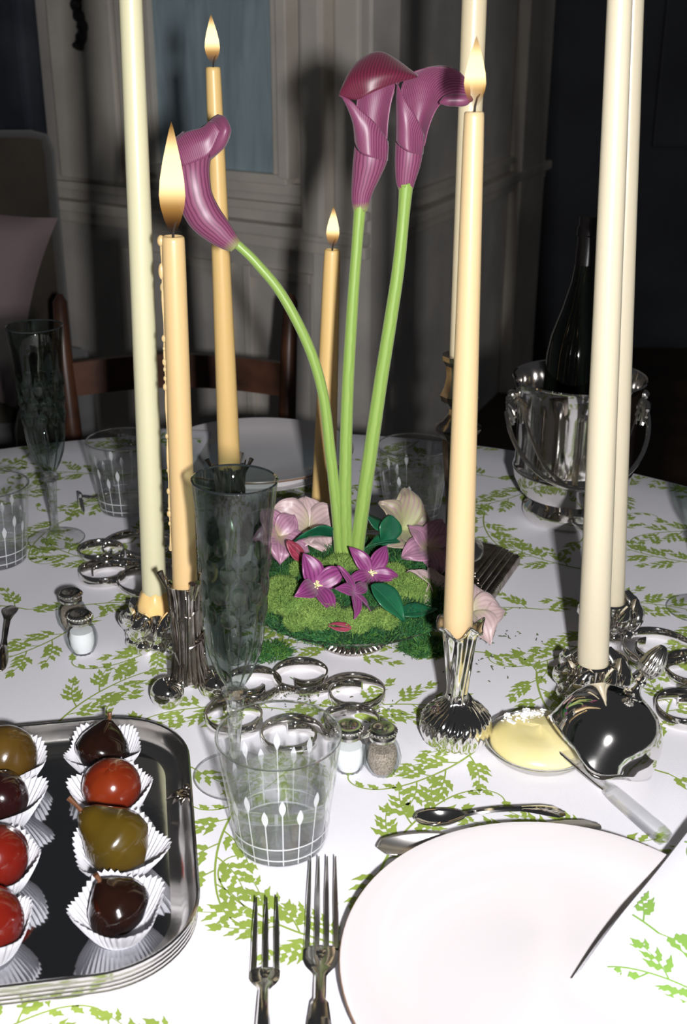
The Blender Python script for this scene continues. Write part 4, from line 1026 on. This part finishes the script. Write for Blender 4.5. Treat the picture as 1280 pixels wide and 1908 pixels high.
def strands(m_, n, pos, L, wd, up):
    for _ in range(n):
        c, nrm = pos(); d = Vector((rn.gauss(0, 1), rn.gauss(0, 1), rn.gauss(0, .7))).normalized(); d = (d*(1-up)+nrm*up).normalized()
        l_ = L*rn.uniform(.6, 1.4); sd_ = d.cross(Vector((rn.gauss(0, 1), rn.gauss(0, 1), rn.gauss(0, 1)))).normalized()*wd*rn.uniform(.7, 1.3); curl = Vector((rn.gauss(0, 1), rn.gauss(0, 1), rn.gauss(0, 1)-.3))*l_*.28
        p1 = c+d*l_*.5+curl*.5; p2 = c+d*l_+curl*-.2
        m_.add([c-sd_, c+sd_, p1+sd_*.8, p1-sd_*.8, p2], [(0, 1, 2, 3), (3, 2, 4)])
blobs = [(-.058, -.052, .026), (-.032, -.075, .024), (.002, -.084, .020), (-.075, -.018, .022), (.058, -.026, .031), (.040, -.005, .022), (-.012, -.002, .024), (.012, -.012, .020), (-.048, .008, .020), (.075, .060, .018), (-.078, -.045, .018), (.03, -.082, .016), (-.055, -.078, .016)]
def inblob(x, y): return any((x-bx)**2+(y-by)**2 < (br_*.95)**2 for bx, by, br_ in blobs)
def pos_dark():
    while True:
        a = rn.uniform(0, TAU); r = DR*1.0*math.sqrt(rn.random()); x, y = r*math.cos(a), r*math.sin(a)
        if not inblob(x, y): return Vector((x, y, mh(x, y)-.001)), Vector((x*3, y*3, 1)).normalized()
m_ = MB(); strands(m_, 20000, pos_dark, .010, .00055, .32); tag(m_.build('fern_moss', 'moss_dark', mo, smooth=False), kind='stuff')
m_ = MB(); strands(m_, 6000, pos_dark, .009, .0005, .45); tag(m_.build('olive_moss', 'moss_mid', mo, smooth=False), kind='stuff')
lm = MB(); lb = MB()
for bx, by, br_ in blobs:
    bz = mh(bx, by)-br_*.32
    lb.ball((bx, by, bz+.0), br_*.93, 16, (1, 1, .62))
    def pos_l():
        while True:
            d = Vector((rn.gauss(0, 1), rn.gauss(0, 1), abs(rn.gauss(0, 1)))).normalized(); k = br_*(.93+.1*noise.noise(d*2.5+Vector((bx*90, by*90, 0))))
            return Vector((bx+d.x*k, by+d.y*k, bz+d.z*k*.66)), d
    strands(lm, int(2600*(br_/.025)**2), pos_l, .0042, .00050, .5)
lb.build('lichen_core', 'moss_light', mo); tag(lm.build('lichen_moss', 'moss_light', mo, smooth=False), kind='stuff')

YS = 1.145
def on_moss(px, py, lift=.004, fb=1.16):                # where the line of sight meets the moss
    Y = 1.0
    while Y < 1.25:
        p = D(px, py, Y)
        if p.z-TZ < mh(p.x-CP.x, p.y-CP.y)+lift and math.hypot(p.x-CP.x, p.y-CP.y) < DR*1.02: return Y
        Y += .002
    return fb
def stem_thing(label, path):
    p0 = D(*path[0][:2], YS); t = thing('calla_lily', label, 'flower', (p0.x, p0.y, p0.z-.02), group='purple calla lilies')
    o = Vector(t.location); pts = [D(x, y, YS+dy)-o for x, y, w_, dy in path]; rad = [m_of(w_/2, D(x, y, YS)) for x, y, w_, dy in path]
    pts = [pts[0]-Vector((0, 0, .02))]+pts; rad = [rad[0]]+rad
    sp = spline(pts, 48); rs_ = [x.x for x in spline([Vector((r, 0, 0)) for r in rad], 48)]
    MB().tube(sp, rs_, 14).build('stem', 'calla_stem', t, angle=180)
    return t, o
def rings(t, o, data, name, m, dq=.85, closed=True, arc=(0, TAU), n=32):
    ctrl = []
    for (lx, ly), (rx, ry), off in data:
        Lp = D(lx, ly, YS+off)-o; Rp = D(rx, ry, YS+off)-o; c = (Lp+Rp)/2; h = (Rp-Lp)/2; dv = Vector((0, h.length*dq, 0))
        ctrl.append([c+h*math.cos(a)+dv*math.sin(a) for a in [lerp(arc[0], arc[1], k/n) for k in range(n+1)]])
    m_ = MB(); rows = ctrl; nv = (len(rows)-1)*6
    cols = [spline([r_[j] for r_ in rows], nv) for j in range(n+1)]
    pts = [cols[j][i] for i in range(nv+1) for j in range(n+1)]; N = n+1
    m_.add(pts, [(i*N+j, i*N+j+1, (i+1)*N+j+1, (i+1)*N+j) for i in range(nv) for j in range(n)], [j/n for i in range(nv+1) for j in range(N)], [i/nv for i in range(nv+1) for j in range(N)])
    return m_.build(name, m, t, angle=180, solid=.0007)
def px_patch(t, o, grid, name, m, nu=20, nv=20, v0=.5, v1=1.0):
    m_ = MB().patch([[D(x, y, YS+dy)-o for x, y, dy in row] for row in grid], nu, nv)
    m_.w = [lerp(v0, v1, w_) for w_ in m_.w]
    return m_.build(name, m, t, angle=180, solid=.0007)
# bent lily on the left
t, o = stem_thing('purple calla lily on a stem bending over beside the tan dripping candle', [(633, 1034, 21, 0), (627, 950, 21, 0), (614, 830, 21, 0), (602, 735, 20, 0), (575, 645, 20, 0), (526, 550, 19, 0), (478, 490, 18, 0), (452, 464, 17, 0), (438, 452, 18, 0)])
rings(t, o, [((431, 468), (449, 452), 0), ((414, 463), (440, 437), 0), ((385, 447), (425, 413), 0), ((357, 424), (408, 387), 0), ((338, 392), (395, 360), .002), ((326, 350), (391, 335), .004), ((319, 308), (390, 312), .004), ((316, 282), (394, 290), .002), ((322, 262), (400, 272), 0), ((340, 246), (404, 256), -.002)], 'spathe', 'calla', .72)
px_patch(t, o, [[(322, 268, -.012), (345, 247, -.012), (375, 238, -.012), (390, 225, -.008)], [(330, 285, -.018), (355, 268, -.02), (385, 255, -.02), (400, 228, -.014)], [(340, 310, -.020), (368, 300, -.021), (392, 285, -.021), (412, 240, -.016)]], 'spathe_fold', 'calla', 16, 12, .75, 1)
px_patch(t, o, [[(372, 239, .006), (385, 230, .004), (396, 219, .002), (406, 213, 0)], [(384, 250, -.006), (397, 238, -.008), (410, 222, -.010), (420, 219, -.008)], [(390, 275, -.010), (404, 258, -.016), (421, 243, -.018), (430, 240, -.012)], [(391, 292, -.008), (404, 284, -.012), (420, 270, -.012), (429, 252, -.004)], [(392, 298, .004), (404, 288, .004), (418, 274, .006), (426, 256, .008)]], 'curled_tip', 'calla', 18, 20, .7, 1)
# middle lily
t, o = stem_thing('purple calla lily with a hooded dark top on a straight stem', [(645, 1036, 25, 0), (643, 950, 25, 0), (644, 850, 24, 0), (648, 720, 23, 0), (656, 580, 22, 0), (664, 470, 21, 0), (670, 395, 23, 0), (672, 378, 25, 0)])
rings(t, o, [((659, 394), (684, 393), 0), ((655, 368), (693, 362), 0), ((656, 335), (708, 330), 0), ((658, 300), (720, 303), 0), ((661, 272), (723, 276), 0), ((664, 252), (723, 262), 0)], 'spathe', 'calla', .75)
px_patch(t, o, [[(664, 258, .012), (680, 266, .021), (702, 266, .021), (721, 264, .010)], [(663, 215, .012), (682, 215, .020), (706, 215, .020), (724, 222, .012)], [(666, 180, .010), (686, 172, .018), (714, 168, .018), (732, 180, .012)], [(668, 148, .006), (690, 133, .012), (716, 126, .012), (748, 146, .010)]], 'back_wall', 'calla', 16, 16, .5, 1)
px_patch(t, o, [[(660, 165, .010), (682, 130, .014), (708, 118, .016), (738, 130, .014), (765, 148, .008)], [(643, 152, 0), (668, 113, .002), (706, 96, .004), (742, 113, .004), (777, 140, .002)], [(635, 166, -.012), (652, 146, -.016), (694, 134, -.020), (738, 134, -.016), (779, 142, -.004)], [(631, 180, -.014), (664, 186, -.020), (690, 174, -.024), (728, 158, -.018), (779, 144, -.005)]], 'hood', 'calla_inner', 26, 18, .5, 1)
px_patch(t, o, [[(631, 177, -.015), (652, 186, -.020), (672, 205, -.022), (698, 228, -.021), (723, 262, -.012)], [(640, 186, -.018), (655, 205, -.022), (672, 226, -.024), (694, 246, -.0235), (724, 272, -.013)], [(656, 225, -.014), (663, 245, -.020), (675, 262, -.024), (694, 274, -.024), (723, 288, -.012)], [(661, 268, -.010), (667, 278, -.020), (678, 288, -.0245), (696, 294, -.024), (722, 300, -.011)]], 'front_lip', 'calla', 22, 16, .5, 1)
# right lily
t, o = stem_thing('purple calla lily curling towards the lit pale candle', [(664, 1034, 27, 0), (676, 940, 27, 0), (692, 830, 27, 0), (708, 720, 26, 0), (727, 600, 25, 0), (742, 500, 24, 0), (751, 410, 23, 0), (756, 350, 27, 0), (756, 342, 30, 0)])
rings(t, o, [((743, 354), (769, 352), 0), ((738, 336), (773, 339), 0), ((736, 300), (783, 308), 0), ((737, 270), (788, 280), 0), ((738, 245), (790, 262), 0)], 'spathe', 'calla', .78)
px_patch(t, o, [[(744, 262, .008), (758, 268, .020), (776, 272, .020), (791, 272, .008)], [(747, 220, .010), (768, 220, .020), (786, 225, .020), (799, 238, .008)], [(746, 182, .008), (772, 180, .018), (797, 190, .018), (812, 206, .008)], [(750, 157, .004), (780, 148, .012), (808, 158, .012), (826, 190, .004)], [(766, 137, -.002), (798, 128, .002), (832, 142, .000), (845, 180, -.002)], [(795, 127, -.008), (828, 123, -.008), (860, 142, -.012), (864, 180, -.008)], [(818, 126, -.014), (850, 130, -.016), (873, 156, -.016), (877, 184, -.010)]], 'back_wall', 'calla', 20, 34, .4, 1)
px_patch(t, o, [[(740, 154, -.010), (754, 184, -.018), (774, 215, -.019), (790, 252, -.012)], [(738, 185, -.012), (748, 208, -.020), (764, 236, -.021), (790, 264, -.012)], [(738, 240, -.010), (746, 248, -.019), (764, 264, -.0205), (789, 278, -.010)], [(737, 262, -.008), (746, 272, -.018), (764, 284, -.0205), (788, 288, -.009)]], 'front_lip', 'calla', 18, 16, .5, 1)
m_ = MB(); pts = [D(x, y, YS-.012)-o for x, y in ((819, 192), (830, 188), (845, 187), (862, 187), (874, 185), (881, 187))]
m_.tube(spline(pts, 20), [m_of(r, D(850, 190, YS)) for r in [x.x for x in spline([Vector((q, 0, 0)) for q in (2, 9, 11, 11, 8, 2)], 20)]], 12); m_.w = [.8]*len(m_.v); m_.build('curled_tip', 'calla', t, angle=180)

# small flowers, buds and leaves resting on the moss
def petal(m_, base, ang, L, W, rise, curl, tw=0, pointy=1.0, cup=.25):
    sd = (ang*7.3+L*911) % 31; rf = .09*L if pointy < 1 else .035*L
    g = []; ca, sa = math.cos(ang), math.sin(ang); n = 9
    for i in range(n+1):
        q = i/n; x = L*q; z = rise*L*math.sin(q*PI*.55)-curl*L*q*q; wv = W/2*(math.sin(PI*min(1, q**.8*.96+.04))**(.75 if pointy < 1 else 1.0))*(1 if q < 1 else .03)+.0004; row = []
        for s_ in (-1, -.5, 0, .5, 1):
            y = s_*wv; zz = z+cup*abs(s_)*wv+tw*y+rf*2.2*q*noise.noise((q*3.1+sd, s_*1.6, sd)); x = L*q+rf*q*noise.noise((s_*2.3, sd, 3)); row.append(Vector((base[0]+x*ca-y*sa, base[1]+x*sa+y*ca, base[2]+zz)))
        g.append(row)
    m_.patch(g, 8, 14)
def bloom(name, label, p, n, L, W, m, rz=0, tilt=(0, 0), rise=.5, curl=.3, group=None, centre=True, pointy=1.0, spread=TAU, cat='flower', stem_m=None):
    t = thing(name, label, cat, p, group=group); t.rotation_euler = (tilt[0], tilt[1], rz); rk = random.Random(int(p[0]*9999)+n)
    for k in range(n):
        m_ = MB(); petal(m_, (0, 0, 0), spread*k/n+rk.uniform(-.15, .15), L*rk.uniform(.88, 1.1), W*rk.uniform(.85, 1.1), rise*rk.uniform(.7, 1.3), curl*rk.uniform(.6, 1.4), rk.uniform(-.3, .3), pointy)
        m_.build('petal', m, t, angle=180, solid=.0005)
    if centre:
        m_ = MB()
        for k in range(16):
            a = rk.uniform(0, TAU); r = rk.uniform(.0005, .0035); m_.tube([(0, 0, 0), (r*math.cos(a)*.6, r*math.sin(a)*.6, .004), (r*math.cos(a)*1.4, r*math.sin(a)*1.4, .0075+rk.uniform(-.001, .001))], [.0005, .0005, .0008], 5)
        m_.build('stamens', 'stamen', t)
    return t
bloom('clematis_flower', 'magenta clematis flower with upright petals below the bent lily stem', D(588, 1092, on_moss(588, 1092, .008)), 4, .036, .022, 'clematis', .6, (R(52), R(-8)), .55, .1, 'clematis flowers on the moss')
bloom('clematis_flower', 'magenta clematis flower lying below the right lily stem', D(690, 1070, on_moss(690, 1070, .008)), 5, .036, .017, 'clematis', .2, (R(48), R(14)), .25, .15, 'clematis flowers on the moss')
bloom('clematis_flower', 'pale magenta star-shaped clematis flower in front of the other two', D(660, 1104, on_moss(660, 1104, .022)), 5, .030, .012, 'clematis', 1.2, (R(50), R(0)), .12, .15, 'clematis flowers on the moss', centre=False)
def bud(label, a, b, Y, wpx, name='flower_bud', m='bud', nn=4):
    p, q = D(a[0], a[1], Y), D(b[0], b[1], Y); t = thing(name, label, 'flower bud', p); v = q-p; L_ = v.length; W_ = m_of(wpx, p)
    for k in range(nn):
        m_ = MB(); petal(m_, (0, 0, 0), 0, L_, W_*1.0, .05, .02, 0, 1, .7)
        ob = m_.build('petal', m, t, angle=180, solid=.0006)
        ob.rotation_mode = 'QUATERNION'; ob.rotation_quaternion = Vector((1, 0, 0)).rotation_difference(v.normalized()) @ Matrix.Rotation(TAU*k/nn, 4, 'X').to_quaternion()
    return t
bud('dark pink clematis bud above the magenta flower', (566, 1044), (535, 1008), on_moss(566, 1044, .010), 20)
bud('small pink bud at the dish edge next to the smoky flute', (484, 1110), (497, 1078), 1.08, 16)
bud('fallen crimson petal on the front moss', (655, 1170), (612, 1165), on_moss(640, 1168, .008), 14, 'fallen_petal', 'bud', 2)
bloom('hellebore_flower', 'pink ruffled hellebore beside the smoky flute rim', D(520, 1000, 1.165), 5, .034, .030, 'hellebore', .9, (R(40), R(-25)), .4, .25, 'hellebore flowers round the dish', pointy=.5, centre=False)
bloom('hellebore_flower', 'dusty pink hellebore leaning back behind the bent lily stem', D(575, 985, 1.19), 5, .040, .036, 'hellebore_pale', .3, (R(38), R(-12)), .5, .2, 'hellebore flowers round the dish', pointy=.5, centre=False)
bloom('hellebore_flower', 'greenish mauve hellebore in front of the tumbler behind the dish', D(748, 988, 1.185), 5, .042, .038, 'hellebore_green', .5, (R(45), R(10)), .5, .2, 'hellebore flowers round the dish', pointy=.5, centre=False)
bloom('hellebore_flower', 'mauve crinkled hellebore between the ivy and the pale candle', D(795, 1022, 1.165), 5, .036, .032, 'hellebore', .1, (R(42), R(22)), .4, .3, 'hellebore flowers round the dish', pointy=.5, centre=False)
bloom('hellebore_flower', 'cream and pink hellebore at the dish side by the pale candle', D(806, 1108, 1.10), 5, .036, .030, 'hellebore_pale', .8, (R(46), R(30)), .35, .3, 'hellebore flowers round the dish', pointy=.5, centre=False)
bloom('hellebore_flower', 'papery pink hellebore fallen on the cloth behind the onion candlestick', D(880, 1140, 1.10), 5, .042, .036, 'hellebore_pale', .2, (R(30), R(12)), .2, .25, 'hellebore flowers round the dish', pointy=.5, centre=False)
def ivy(label, a, b, Y, wpx, dy=.0, roll=0.0, arch=.15):
    p, q = D(a[0], a[1], Y), D(b[0], b[1], Y+dy); t = thing('leaf', label, 'leaf', p, group='dark green leaves on the moss'); v = q-p; L_ = v.length; W_ = m_of(wpx, p)
    m_ = MB(); petal(m_, (0, 0, 0), 0, L_, W_, arch, arch*.9, 0, 1, .28)
    ob = m_.build('blade', 'leaf', t, angle=180, solid=.0006); rib_ = MB().tube([(L_*q_, 0, arch*L_*math.sin(q_*PI*.55)-arch*.9*L_*q_*q_+.0007) for q_ in [i/8 for i in range(9)]], [.0009*(1-.7*i/8) for i in range(9)], 6).build('midrib', 'leaf', t)
    qr = Vector((1, 0, 0)).rotation_difference(v.normalized()) @ Matrix.Rotation(roll, 4, 'X').to_quaternion()
    for x in (ob, rib_): x.rotation_mode = 'QUATERNION'; x.rotation_quaternion = qr
    return t
ivy('broad dark green leaf behind the clematis bud', (630, 1000), (545, 1012), 1.15, 62, -.02, R(35))
ivy('dark green ivy leaf beside the right lily stem base', (722, 975), (680, 955), 1.155, 46, -.01, R(50))
ivy('dark green ivy leaf drooping below the other ivy leaf', (728, 960), (712, 1018), 1.145, 50, -.01, R(40))
ivy('rounded dark green leaf low beside the lily stems', (745, 1010), (682, 1022), 1.135, 52, -.01, R(35))
ivy('pointed glossy leaf in front of the pale lichen', (692, 1090), (752, 1158), on_moss(722, 1124, .012), 50, -.01, R(30))
ivy('curled dark leaf reaching towards the onion candlestick', (742, 1145), (815, 1135), on_moss(760, 1142, .010), 34, .02, R(20), .05)

# moss crumbs spilled on the cloth
m_ = MB()
def spill(px, py, sx, sy, n, L):
    for _ in range(n):
        c = G(rn.gauss(px, sx), rn.gauss(py, sy), .0012); a = rn.uniform(0, TAU); l_ = L*rn.uniform(.4, 1.4); d = Vector((math.cos(a), math.sin(a), rn.uniform(0, .35)))*l_; s_ = Vector((-math.sin(a), math.cos(a), 0))*.0006
        m_.add([c-s_, c+s_, c+d+s_*.6, c+d-s_*.6, c+Vector((0, 0, .0012))+d*.5], [(0, 1, 4), (1, 2, 4), (2, 3, 4), (3, 0, 4)])
for a in ((910, 1180, 26, 10, 46, .005), (890, 1250, 40, 25, 20, .004), (560, 1298, 40, 14, 50, .004), (700, 1320, 30, 18, 14, .004), (985, 1200, 30, 30, 10, .004), (650, 1330, 40, 10, 14, .003), (1225, 1292, 8, 6, 8, .003)): spill(*a)
o_ = m_.build('moss_crumbs', 'crumb', smooth=False); tag(o_, 'tiny dark moss crumbs scattered on the white cloth', 'moss', kind='stuff')
def tuft(label, px, py, rx, ry, n, h):
    c0 = G(px, py); t = thing('moss_tuft', label, 'moss', c0); tag(t, kind='stuff'); m_ = MB()
    def ps():
        a = rn.uniform(0, TAU); r = math.sqrt(rn.random()); x, y = rx*r*math.cos(a), ry*r*math.sin(a); return Vector((x, y, h*(1-r*r)*rn.random()+.0006)), Vector((0, 0, 1))
    strands(m_, n, ps, .009, .0006, .15); m_.v = [(x, y, max(z, .0004)) for x, y, z in m_.v]; tag(m_.build('strand', 'moss_mid', t, smooth=False), kind='stuff')
    m_ = MB(); strands(m_, n//2, ps, .009, .0006, .15); m_.v = [(x, y, max(z, .0004)) for x, y, z in m_.v]; tag(m_.build('strand', 'moss_dark', t, smooth=False), kind='stuff')
tuft('tuft of moss fallen beside the dish foot near the onion candlestick', 792, 1208, .028, .022, 1100, .012)
tuft('tuft of moss fallen under the dish rim behind the smoky flute', 492, 1218, .030, .020, 900, .008)
